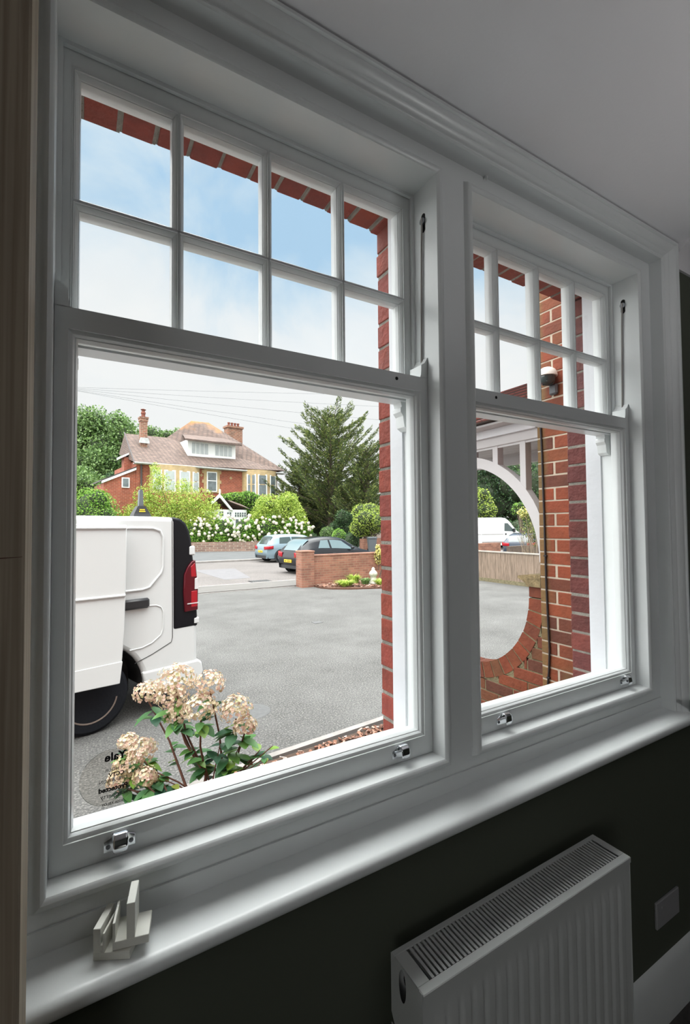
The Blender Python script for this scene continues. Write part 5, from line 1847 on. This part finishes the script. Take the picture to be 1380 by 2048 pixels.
def car(name, label, loc, rz, L, Wd, outline, belt, paint, glass_rng, rearglass, wheels, plate_z=.62, glass='car_glass', lamp=(.62, .80), badge=True, spokes=9, roofw=.74):
    """outline: list of (x, top z) from the rear to the front. local x forward, y left"""
    t = thing(name, label, 'car', loc, rz, 'parked cars')
    hw = Wd / 2
    # resample outline smoothly (Catmull-Rom)
    P = [Vector((p[0], p[1])) for p in outline]
    def cr(s):
        s = max(0, min(len(P) - 1.0001, s)); i = int(s); f = s - i
        p0, p1, p2, p3 = P[max(i - 1, 0)], P[i], P[i + 1], P[min(i + 2, len(P) - 1)]
        return ((p1 * 2) + (p2 - p0) * f + (p0 * 2 - p1 * 5 + p2 * 4 - p3) * f * f + (p1 * 3 - p0 - p2 * 3 + p3) * f ** 3) * .5
    def width(x):
        e = min(x, L - x)
        return hw * (1 - .16 * max(0, 1 - e / .55) ** 2)
    def sec(s, v, off=0.0):
        p = cr(s); x, T = p.x, p.y
        w = width(x)
        bz = interp(belt, x)
        if T <= bz + .02:
            tab = [(w * .94, .22), (w, .45), (w * 1.0, max(.5, T - .12)), (w * .95, T - .03), (w * .80, T), (w * .4, T + .004), (0, T + .006)]
            tab = [(a, min(b, T)) for a, b in tab]
        else:
            k = min(1, (T - bz) / .35)
            rw = w * (1 - (1 - roofw) * k)
            tab = [(w * .94, .22), (w, .45), (w * 1.0, bz - .14), (w * .965, bz), (rw * .98, T - .07 * k - .01), (rw * .78, T - .004), (0, T)]
        vv = v * 6; i = min(int(vv), 5); f = vv - i
        y = tab[i][0] * (1 - f) + tab[i + 1][0] * f; z = tab[i][1] * (1 - f) + tab[i + 1][1] * f
        if off:
            ty, tz = tab[i + 1][0] - tab[i][0], tab[i + 1][1] - tab[i][1]
            l = sqrt(ty * ty + tz * tz) or 1
            y += tz / l * off; z += -ty / l * off
        return x, y, z
    ns = (len(P) - 1) * 6 + 1
    mb = MB()
    for sgn in (1, -1):
        def fn(u, v):
            x, y, z = sec(u * (len(P) - 1), v)
            return (x, y * sgn, z)
        mb.grid(fn, ns, 25)
    # floor
    mb.add([(0.05, -hw * .8, .22), (L - .05, -hw * .8, .22), (L - .05, hw * .8, .22), (.05, hw * .8, .22)], [(0, 1, 2, 3)])
    body = mb.build('body', M[paint], t, smooth=50, local=True)
    mb = MB(); mb.box(.06, .3, -hw * .86, hw * .86, .2, .36, c=.02); mb.box(.3, L - .1, -hw * .9, hw * .9, .18, .27, c=.02); mb.build('lower_trim', M['black_plastic'], t, local=True)
    # s parameter at given x on the roof part
    def s_at(x):
        best = min(range(0, (len(P) - 1) * 20), key=lambda q: abs(cr(q / 20).x - x) + (0 if cr(q / 20).y > interp(belt, x) else 5))
        return best / 20
    for sgn in (1, -1):
        for (xa, xb, xa2, xb2) in glass_rng:
            # quad window: bottom from xa to xb at the belt, top from xa2 to xb2
            def fn(u, v):
                x_ = (xa + (xb - xa) * u) * (1 - v) + (xa2 + (xb2 - xa2) * u) * v
                x, y, z = sec(s_at(x_), (3.15 + .72 * v) / 6, .008)
                return (x_, y * sgn, z)
            mb = MB(); mb.grid(fn, 10, 6); mb.build('side_window', M[glass], t, smooth=60, local=True)
    # rear window and windscreen along the outline
    for nm, (sa, sb), wfac in (('rear_window', rearglass, .82), ('windscreen', (len(P) - 4.75, len(P) - 3.9), .9)):
        def fn(u, v):
            s = sa + (sb - sa) * v
            p = cr(s); q = cr(s + .01)
            d = (q - p).normalized() if (q - p).length else Vector((1, 0))
            w = width(p.x) * (roofw + (wfac - roofw) * (1 - v if nm == 'rear_window' else v)) * .93
            yy = (u * 2 - 1) * w
            bul = .006 - .02 * (u * 2 - 1) ** 4
            return (p.x - d.y * bul * 1.3, yy, p.y + d.x * bul + .004)
        mb = MB(); mb.grid(fn, 11, 8); mb.build(nm, M[glass], t, smooth=60, local=True)
    for (wx) in wheels:
        for sgn in (1, -1):
            mb = MB()
            mb.lathe([(.0001, 0), (.375, 0), (.375, .02), (.0001, .02)], (wx, sgn * (hw - .012) - (.0 if sgn > 0 else .02), .33), n=30, axis='y')
            mb.build('wheel_arch', M['dark_inside'], t, local=True)
            wheel(t, wx, sgn * (hw - .075), .315, .19, 'alloy', side=sgn, spokes=spokes)
    # rear lamps
    for sgn in (1, -1):
        def fn(u, v):
            a = u
            y = hw * (.52 + .44 * min(1, a * 1.5)); x = .02 + .0 + max(0, a - .55) * .65
            z = lamp[0] + (lamp[1] - lamp[0]) * v + .05 * a
            return (x - .028 + .09 * max(0, (a * 1.5 - .6)) ** 2, y * sgn * (1.0 + .035 * a), z)
        mb = MB(); mb.grid(fn, 8, 4)
        o = mb.build('tail_lamp', M['red_lens'], t, smooth=60, local=True)
        md = o.modifiers.new('s', 'SOLIDIFY'); md.thickness = .02
    mb = MB(); mb.box(-.035, 0.02, -.26, .26, plate_z - .055, plate_z + .055, c=.004)
    pl = mb.build('number_plate', M['yellow_plate'], t, local=True)
    mb = MB()
    for k in range(7):
        if k == 4: continue
        mb.box(-.038, -.034, -.22 + k * .064, -.22 + k * .064 + .036, plate_z - .032, plate_z + .032)
    mb.build('plate_characters', M['ink'], pl, local=True)
    for sgn in (1, -1):
        mb = MB(); xm = L * .64
        mb.box(xm, xm + .12, sgn * hw * .97, sgn * (hw + .13), .93, 1.05, c=.03); mb.build('door_mirror', M[paint], t, smooth=40, local=True)
        mb = MB(); mb.box(L * .40, L * .40 + .16, sgn * (hw - .005), sgn * (hw + .018), .78, .81, c=.006); mb.build('door_handle', M[paint], t, local=True)
    return t


g = at(503, 1118, 26.6)
car('blue_hatchback', 'pale blue hatchback parked across the road', (8.35, 23.55, 0), radians(4), 4.2, 1.78,
    [(.12, .30), (.02, .45), (0, .62), (.05, .82), (.14, .98), (.36, 1.32), (.62, 1.43), (1.25, 1.48), (2.0, 1.47), (2.55, 1.36), (3.25, .99), (3.85, .86), (4.13, .68), (4.2, .45), (4.12, .25)],
    [(0, .92), (1.0, .93), (3.0, .88), (4.2, .7)], 'car_blue', [(.72, 1.45, .80, 1.42), (1.52, 2.75, 1.50, 2.25)], (3.95, 5.3), (.78, 3.36), lamp=(.68, .84), spokes=7, plate_z=.58, glass='car_glass_mid')
car('black_hatchback', 'black three-door hatchback parked behind the brick pillar', (7.20, 17.05, 0), radians(9), 4.0, 1.74,
    [(.14, .28), (.02, .42), (0, .62), (.03, .82), (.10, .95), (.42, 1.28), (.75, 1.41), (1.35, 1.47), (1.95, 1.455), (2.45, 1.34), (3.15, .97), (3.65, .84), (3.93, .65), (4.0, .42), (3.93, .25)],
    [(0, .90), (1.0, .96), (3.0, .86), (4.0, .7)], 'car_black', [(.92, 1.50, 1.12, 1.48), (1.60, 2.85, 1.56, 2.20)], (3.95, 5.6), (.72, 3.22), glass='car_glass', lamp=(.66, .86), spokes=5, plate_z=.52)
nb = at(1036, 1103, 25)
car('grey_car', 'dark grey car behind the fence seen under the porch arch', (nb.x, nb.y, 0), radians(28), 4.3, 1.78,
    [(.14, .28), (.02, .42), (0, .62), (.03, .80), (.12, .95), (.50, 1.22), (.85, 1.36), (1.45, 1.42), (2.1, 1.41), (2.6, 1.30), (3.3, .97), (3.9, .84), (4.2, .65), (4.3, .42), (4.2, .25)],
    [(0, .90), (1.0, .92), (3.0, .86), (4.3, .7)], 'car_grey', [(.8, 1.5, 1.0, 1.48), (1.6, 2.9, 1.56, 2.3)], (3.95, 5.3), (.78, 3.4), lamp=(.70, .88), plate_z=.66, glass='car_glass_dark')

# ---- white panel van across the road (seen through the arch)
vb = at(1030, 1100, 36.5)
t = thing('panel_van', 'white high-roof panel van seen through the porch arch', 'van', (vb.x, vb.y, 0), radians(-14))
sil = [(-5.6, .35), (-5.65, 1.2), (-5.6, 2.3), (-5.4, 2.44), (-1.9, 2.46), (-1.5, 2.40), (-1.15, 2.15), (-.62, 1.55), (-.5, 1.42), (-.12, 1.22), (0, .95), (.02, .4), (-.45, .32)]
def arc(cx_, cz_, r, a0, a1, n): return [(cx_ + r * cos(radians(a0 + (a1 - a0) * k / n)), cz_ + r * sin(radians(a0 + (a1 - a0) * k / n))) for k in range(n + 1)]
sil += arc(-.85, .34, .40, 0, 180, 10) + [(-1.3, .32), (-4.25, .32)] + arc(-4.7, .34, .40, 0, 180, 10) + [(-5.2, .35)]
mb = MB(); mb.prism(sil, 'y', -.95, .95)
mb.build('body', M['van_white'], t, local=True, bevel=.06, smooth=40)
for sg in (-1, 1):
    mb = MB(); mb.prism([(-1.62, 1.42), (-1.60, 2.02), (-1.32, 2.02), (-.72, 1.45), (-.8, 1.38)], 'y', sg * .95, sg * .958); mb.build('side_window', M['car_glass_dark'], t, local=True)
    mb = MB(); mb.box(-.86, -.72, sg * .96, sg * 1.12, 1.32, 1.62, c=.03); mb.build('door_mirror', M['black_plastic'], t, local=True)
    mb = MB(); mb.box(-3.6, -.1, sg * .952, sg * .965, .50, .62, c=.004); mb.box(-5.5, -3.7, sg * .952, sg * .965, 1.16, 1.19); mb.box(-3.6, -1.7, sg * .952, sg * .965, 1.16, 1.19); mb.build('rubbing_strip', M['kerb'], t, local=True)
    mb = MB(); mb.box(-1.56, -1.44, sg * .952, sg * .97, 1.12, 1.24); mb.build('door_handle', M['black_plastic'], t, local=True)
    for wx in (-.85, -4.7): wheel(t, wx, sg * .84, .34, .2, 'alloy', side=sg, spokes=5)
mb = MB(); mb.add([(-1.13, -.8, 2.14), (-.56, -.85, 1.5), (-.56, .85, 1.5), (-1.13, .8, 2.14)], [(0, 1, 2, 3)])
o = mb.build('windscreen', M['car_glass_dark'], t, local=True); o.location = (.03, 0, .02)

# ---- near white van in the drive
VA = radians(16.5)
VO = Vector((.143, 4.828, 0))
van = thing('delivery_van', 'white van with open sliding door in the drive outside the window', 'van', tuple(VO), VA)
# local x: towards the rear (right), local y: away from the house; side panel at y = 0
wc = (-.05, .345)
sil = [(1.0, .50), (.993, .83), (.970, 1.2), (.936, 1.552), (.91, 1.774), (.885, 1.87), (.85, 1.935), (.789, 1.985), (.70, 2.008), (.50, 2.014), (-2.6, 2.03), (-2.9, 2.0), (-3.1, 1.9),
       (-3.75, 1.25), (-4.1, 1.1), (-4.25, .9), (-4.3, .45), (-4.2, .30), (-3.75, .28)]
sil += list(reversed(arc(-3.25, .345, .42, 0, 180, 14))) + [(-2.75, .27), (-.60, .27)] + list(reversed(arc(wc[0], wc[1], .47, -2, 182, 18))) + [(.55, .26), (.96, .24), (1.0, .30)]
mb = MB(); mb.prism(sil, 'y', 0, 1.92)
mb.build('body', M['van_white'], van, local=True, bevel=.045, smooth=40)
# pressed panel ridge
mb = MB()
ridge = [(-.35, 1.895), (.30, 1.898), (.50, 1.895), (.575, 1.87), (.604, 1.81), (.607, 1.70), (.607, 1.50), (.590, 1.44), (.47, 1.305), (.40, 1.288), (.20, 1.285)]
mb.tube([(x, -.004, z) for x, z in ridge], .012, n=8)
mb.build('pressed_ridge', M['van_white'], van, smooth=60, local=True)
mb = MB()
low = [(.46, 1.12), (.54, 1.115), (.59, 1.09), (.612, 1.04), (.612, .87), (.59, .81), (.50, .745), (.40, .715), (.28, .71)]
mb.tube([(x, -.001, z) for x, z in low], .007, n=8); mb.build('pressed_ridge', M['van_white'], van, smooth=60, local=True)
# panel gap and bumper line
mb = MB()
mb.tube([(.705, -.001, 1.98), (.708, -.001, 1.5), (.712, -.001, 1.0), (.712, -.001, .76), (.70, -.001, .715), (.50, -.001, .63), (.33, -.001, .575)], .0035, n=6)
mb.build('panel_gap', M['dark_inside'], van, local=True)
mb = MB(); mb.prism([(.40, .475), (1.0, .475), (1.045, .44), (1.06, .34), (1.03, .24), (.55, .25), (.44, .30)], 'y', -.014, 1.93)
mb.build('bumper', M['van_white'], van, local=True, bevel=.02, smooth=40)
mb = MB(); mb.prism([(.985, .45), (1.075, .43), (1.085, .25), (.98, .22)], 'y', .03, 1.89); mb.build('rear_step', M['black_plastic'], van, local=True, bevel=.02)
# black rear corner
bc = [(.712, .83), (1.003, .832), (.982, 1.2), (.948, 1.55), (.922, 1.774), (.895, 1.875), (.86, 1.945), (.80, 1.993), (.705, 2.014)]
mb = MB(); mb.prism(bc, 'y', -.007, .25); mb.build('rear_quarter_panel', M['black_gloss'], van, local=True, bevel=.03, smooth=40)
mb = MB(); mb.prism([(.985, .80), (1.02, .82), (1.0, 1.2), (.965, 1.55), (.94, 1.79), (.87, 1.79), (.90, .80)], 'y', .25, 1.70); mb.build('rear_door', M['van_white'], van, local=True, bevel=.01)
mb = MB(); mb.box(.89, .962, -.014, .10, 1.60, 1.70, c=.012); mb.build('rear_hinge', M['van_white'], van, local=True)
mb = MB(); mb.box(.945, 1.012, -.012, .05, .86, .93, c=.012); mb.build('rear_hinge', M['van_white'], van, local=True)
lampo = [(.838, 1.005), (.985, 1.012), (.987, 1.25), (.955, 1.55), (.915, 1.535), (.87, 1.48), (.832, 1.40), (.824, 1.22)]
mb = MB(); mb.prism(lampo, 'y', -.030, .06); lamp_ = mb.build('tail_lamp', M['red_dark'], van, local=True, bevel=.01, smooth=40)
mb = MB(); mb.prism([(.905, 1.05), (.975, 1.05), (.975, 1.22), (.905, 1.22)], 'y', -.034, .0); mb.build('brake_lens', M['red_lens'], lamp_, local=True, bevel=.005)
mb = MB(); mb.prism([(.905, 1.37), (.965, 1.37), (.945, 1.52), (.90, 1.48)], 'y', -.034, .0); mb.build('brake_lens', M['red_lens'], lamp_, local=True, bevel=.005)
mb = MB(); mb.prism([(.945, 1.235), (.988, 1.235), (.978, 1.36), (.945, 1.35)], 'y', -.036, .0); mb.build('reversing_lens', M['clear_lens'], lamp_, local=True, bevel=.005)
mb = MB(); mb.prism([(.86, 1.085), (.99, 1.085), (.99, 1.095), (.86, 1.095)], 'y', -.0365, .0); mb.build('lens_line', M['clear_lens'], lamp_, local=True)
# open sliding door
DO = -.13
door_out = [(-1.10, .50), (.142, .455), (.150, .52), (.167, .68), (.185, .95), (.194, 1.27), (.200, 1.60), (.202, 1.93), (-1.10, 1.95)]
mb = MB(); mb.prism(door_out, 'y', DO, DO + .07)
dr = mb.build('sliding_door', M['van_white'], van, local=True, bevel=.012, smooth=40)
mb = MB()
mb.tube([(-1.05, DO - .002, 1.27), (-.25, DO - .002, 1.272), (.185, DO - .002, 1.268)], .014, n=8)
mb.tube([(-1.05, DO - .003, 1.905), (.19, DO - .003, 1.900)], .012, n=8)
mb.build('pressed_ridge', M['van_white'], dr, smooth=60, local=True)
mb = MB(); mb.prism([(-1.05, .505), (.142, .462), (.158, .60), (.166, .66), (-1.05, .66)], 'y', DO - .008, DO + .001); mb.build('rubbing_strip', M['van_white'], dr, local=True, bevel=.004)
mb = MB(); mb.box(-1.0, .1, DO + .07, -.0, 1.20, 1.24); mb.build('slide_arm', M['black_plastic'], dr, local=True)
mb = MB(); mb.box(.20, .462, -.045, .0, 1.105, 1.205, c=.022); mb.build('slide_rail_cover', M['black_plastic'], van, local=True, smooth=40)
# wheels and arch liners
for wx in (wc[0], -3.25):
    mb = MB()
    R_ = .468 if wx > -1 else .418
    pts = arc(wx, wc[1], R_, -2, 182, 18)
    for (p, q) in zip(pts, pts[1:]):
        mb.add([(p[0], .03, p[1]), (q[0], .03, q[1]), (q[0], .40, q[1]), (p[0], .40, p[1])], [(0, 1, 2, 3)])
    mb.prism(pts + [(wx - R_, .2), (wx + R_, .2)], 'y', .38, .40)
    mb.build('wheel_arch_liner', M['dark_inside'], van, local=True)
    for yy, sg in ((.13, -1), (1.79, 1)):
        mb = MB(); r = .338; w = .215
        mb.lathe([(r * .60, -w / 2), (r * .66, -w / 2), (r * .9, -w / 2 + .003), (r, -w * .34), (r, w * .34), (r * .9, w / 2 - .003), (r * .6, w / 2)], (wx, yy, r), n=48, axis='y')
        ty_ = mb.build('wheel', M['tyre'], van, smooth=40, local=True)
        mb = MB(); mb.lathe([(r * .62, sg * w * .46), (r * .60, sg * w * .30), (r * .55, sg * w * .12), (r * .30, sg * w * .10), (r * .22, sg * w * .35), (.0001, sg * w * .36)], (wx, yy, r), n=36, axis='y')
        mb.build('rim', M['rim_dark'], ty_, smooth=40, local=True)
        mb = MB(); mb.lathe([(.0001, sg * w * .44), (r * .17, sg * w * .42), (r * .20, sg * w * .36)], (wx, yy, r), n=24, axis='y'); mb.build('hub', M['rim_rust'], ty_, smooth=40, local=True)
        mb = MB()
        for q in range(2):
            rr_ = r * (.66 + .02 * q)
            mb.tube([(wx + rr_ * cos(a), yy + sg * w * .5, r + rr_ * sin(a)) for a in [radians(d_) for d_ in range(190, 351, 8)]], .004, n=5)
        mb.build('rim_edge', M['rim_rust'], ty_, local=True)
# cab details
for yy in (-.006, 1.926):
    mb = MB(); mb.prism([(-2.75, 1.28), (-2.72, 1.80), (-3.02, 1.80), (-3.55, 1.30)], 'y', yy - .003, yy + .003); mb.build('side_window', M['car_glass_dark'], van, local=True)
mb = MB(); mb.box(-3.40, -3.22, -.22, -.01, 1.22, 1.45, c=.03); mb.build('door_mirror', M['black_plastic'], van, local=True)

# black post with flared base on the roof
cpt = at(281, 1030, 5.15)
def vl(p):
    q = Matrix.Rotation(-VA, 4, 'Z') @ (p - VO)
    return q
q = vl(cpt)
t = thing('roof_marker', 'black tapered post with flared base standing on the van roof', 'marker', (cpt.x, cpt.y, 2.03), VA)
mb = MB()
mb.add([(-.098, -.06, 0), (.098, -.06, 0), (.098, .06, 0), (-.098, .06, 0), (-.088, -.05, .03), (.088, -.05, .03), (.088, .05, .03), (-.088, .05, .03),
        (-.042, -.035, .115), (.042, -.035, .115), (.042, .035, .115), (-.042, .035, .115)],
       [(0, 1, 5, 4), (1, 2, 6, 5), (2, 3, 7, 6), (3, 0, 4, 7), (4, 5, 9, 8), (5, 6, 10, 9), (6, 7, 11, 10), (7, 4, 8, 11), (8, 9, 10, 11), (0, 3, 2, 1)])
bs = mb.build('base', M['black_plastic'], t, local=True)
mb = MB(); mb.prism([(-.026, .11), (.026, .11), (.019, .285), (.012, .30), (-.012, .30), (-.019, .285)], 'y', -.02, .02); mb.build('post', M['plastic_grey'], t, local=True)
mb = MB()
for k, (w_, z_) in enumerate(((.028, .068), (.034, .048))):
    for j in range(5):
        x_ = -w_ + j * w_ * .42
        mb.box(x_, x_ + w_ * .28, -.0525, -.047, z_, z_ + .012)
mb.build('yellow_marking', M['yellow_plate'], bs, local=True)

# ================================================================== FOREGROUND HYDRANGEA
hyd_base = Vector((.70, 3.10, .02))
t = thing('hydrangea', 'tall hydrangea with faded cream flower heads growing under the left window', 'plant', tuple(hyd_base))
heads = [(352, 1362, 3.05, 40), (420, 1366, 2.95, 30), (296, 1386, 3.1, 28), (346, 1393, 2.98, 31), (402, 1417, 2.9, 35), (356, 1428, 3.0, 28), (472, 1420, 2.95, 34), (490, 1452, 2.95, 24),
         (257, 1484, 3.15, 20), (285, 1502, 3.05, 30), (256, 1530, 3.0, 30), (238, 1560, 2.95, 24), (290, 1555, 2.9, 24)]
st = MB(); lf = MB()
def leaf_shape(mb, p, d, nrm, L, wid, tone):
    d = d.normalized(); s = d.cross(nrm)
    if s.length < 1e-4: s = d.orthogonal()
    s.normalize(); n_ = s.cross(d).normalized()
    prof = [(0, 0), (.12, .45), (.3, .9), (.5, 1.0), (.7, .8), (.88, .4), (1.0, .0)]
    vs = []
    for f, w in prof:
        c = p + d * L * f - n_ * L * .22 * f * f
        vs += [c - s * wid * w * .5 + n_ * wid * .12 * w, c, c + s * wid * w * .5 + n_ * wid * .12 * w]
    fs = []
    for i in range(len(prof) - 1):
        a = i * 3
        fs += [(a, a + 1, a + 4, a + 3), (a + 1, a + 2, a + 5, a + 4)]
    mb.add(vs, fs, tone=tone)
forks = [(hyd_base + Vector((.02, 0, .25)), .011), (hyd_base + Vector((-.10, .05, .20)), .009), (hyd_base + Vector((.13, -.02, .22)), .010), (hyd_base + Vector((-.2, .02, .16)), .008)]
for hi, (u, v, dep, pr_) in enumerate(heads):
    c = at(u, v, dep); R_ = pr_ / F * dep
    root = hyd_base + Vector((ru(-.05, .05), ru(-.05, .05), 0))
    fk = forks[0][0] if 340 < u < 420 else (forks[2][0] if u >= 420 else (forks[1][0] if u > 290 else forks[3][0]))
    mid = fk.lerp(c, .5) + Vector((ru(-.03, .03), ru(-.03, .03), -.03))
    st.tube([root, root.lerp(fk, .6), fk, mid, c - Vector((0, 0, R_ * .5))], [.011, .010, .0085, .0065, .005], n=6)
    hm = MB()
    nf = int(260 * (R_ / .1) ** 1.2)
    for k in range(nf):
        d = rv()
        if d.z < -.55: continue
        p = c + Vector((d.x * R_, d.y * R_, d.z * R_ * .85)) * ru(.72, 1.02)
        dd = (d + rv() * .35).normalized()
        a = dd.orthogonal().normalized(); b = dd.cross(a)
        ang = ru(0, pi)
        a, b = a * cos(ang) + b * sin(ang), b * cos(ang) - a * sin(ang)
        s = ru(.009, .015); tn = min(1, max(0, random.gauss(.5, .28)))
        for (e1, e2) in ((a, b), (b, -a), (-a, -b), (-b, a)):
            q = e1 * s; w = e2 * s * .55
            hm.add([p, p + q * .55 - w + dd * s * .15, p + q + dd * s * .35, p + q * .55 + w + dd * s * .15], [(0, 1, 2, 3)], tone=tn)
    hm.build('flower_head', M['floret'], t)
    # pair of leaves beneath each head
    for k in range(6):
        az = ru(0, 2 * pi)
        f = ru(.1, .45)
        p = c.lerp(mid, f) - Vector((0, 0, R_ * .5))
        leaf_shape(lf, p, Vector((cos(az), sin(az), ru(-.5, .25))), Vector((0, 0, 1)), ru(.09, .15), ru(.05, .085), min(1, max(0, random.gauss(.40, .2))))
    for k in range(5):
        az = ru(0, 2 * pi)
        p = mid.lerp(fk, ru(0, .8))
        leaf_shape(lf, p, Vector((cos(az), sin(az), ru(-.4, .3))), Vector((0, 0, 1)), ru(.08, .14), ru(.045, .08), min(1, max(0, random.gauss(.40, .2))))
# low leafy right-hand shoots
for (u, v) in ((520, 1500), (545, 1492), (500, 1520), (450, 1540), (480, 1490), (530, 1515), (300, 1580), (255, 1590), (330, 1560), (440, 1490), (410, 1530), (280, 1530), (250, 1560)):
    tip = at(u, v, 2.95)
    root = hyd_base + Vector((ru(.0, .1), 0, .02))
    st.tube([root, root.lerp(tip, .5) + Vector((0, 0, .03)), tip], [.007, .005, .003], n=5)
    for k in range(5):
        az = ru(0, 2 * pi)
        leaf_shape(lf, root.lerp(tip, ru(.6, 1.0)), Vector((cos(az), sin(az), ru(-.2, .5))), Vector((0, 0, 1)), ru(.07, .12), ru(.04, .07), rnd())
st.build('stems', M['stem_red'], t, smooth=60)
lf.build('leaves', M['leaf_hyd'], t, smooth=60)
# dry fallen leaves around
mb = MB()
for _ in range(60):
    x, y = ru(.35, 1.6), ru(2.7, 3.4)
    leaf_shape(mb, Vector((x, y, .045)), Vector((ru(-1, 1), ru(-1, 1), .1)), Vector((0, 0, 1)), ru(.04, .08), ru(.02, .04), rnd())
o = mb.build('fallen_leaves', M['floret']); o['kind'] = 'stuff'; tag(o, 'dry fallen leaves under the hydrangea', 'leaves')
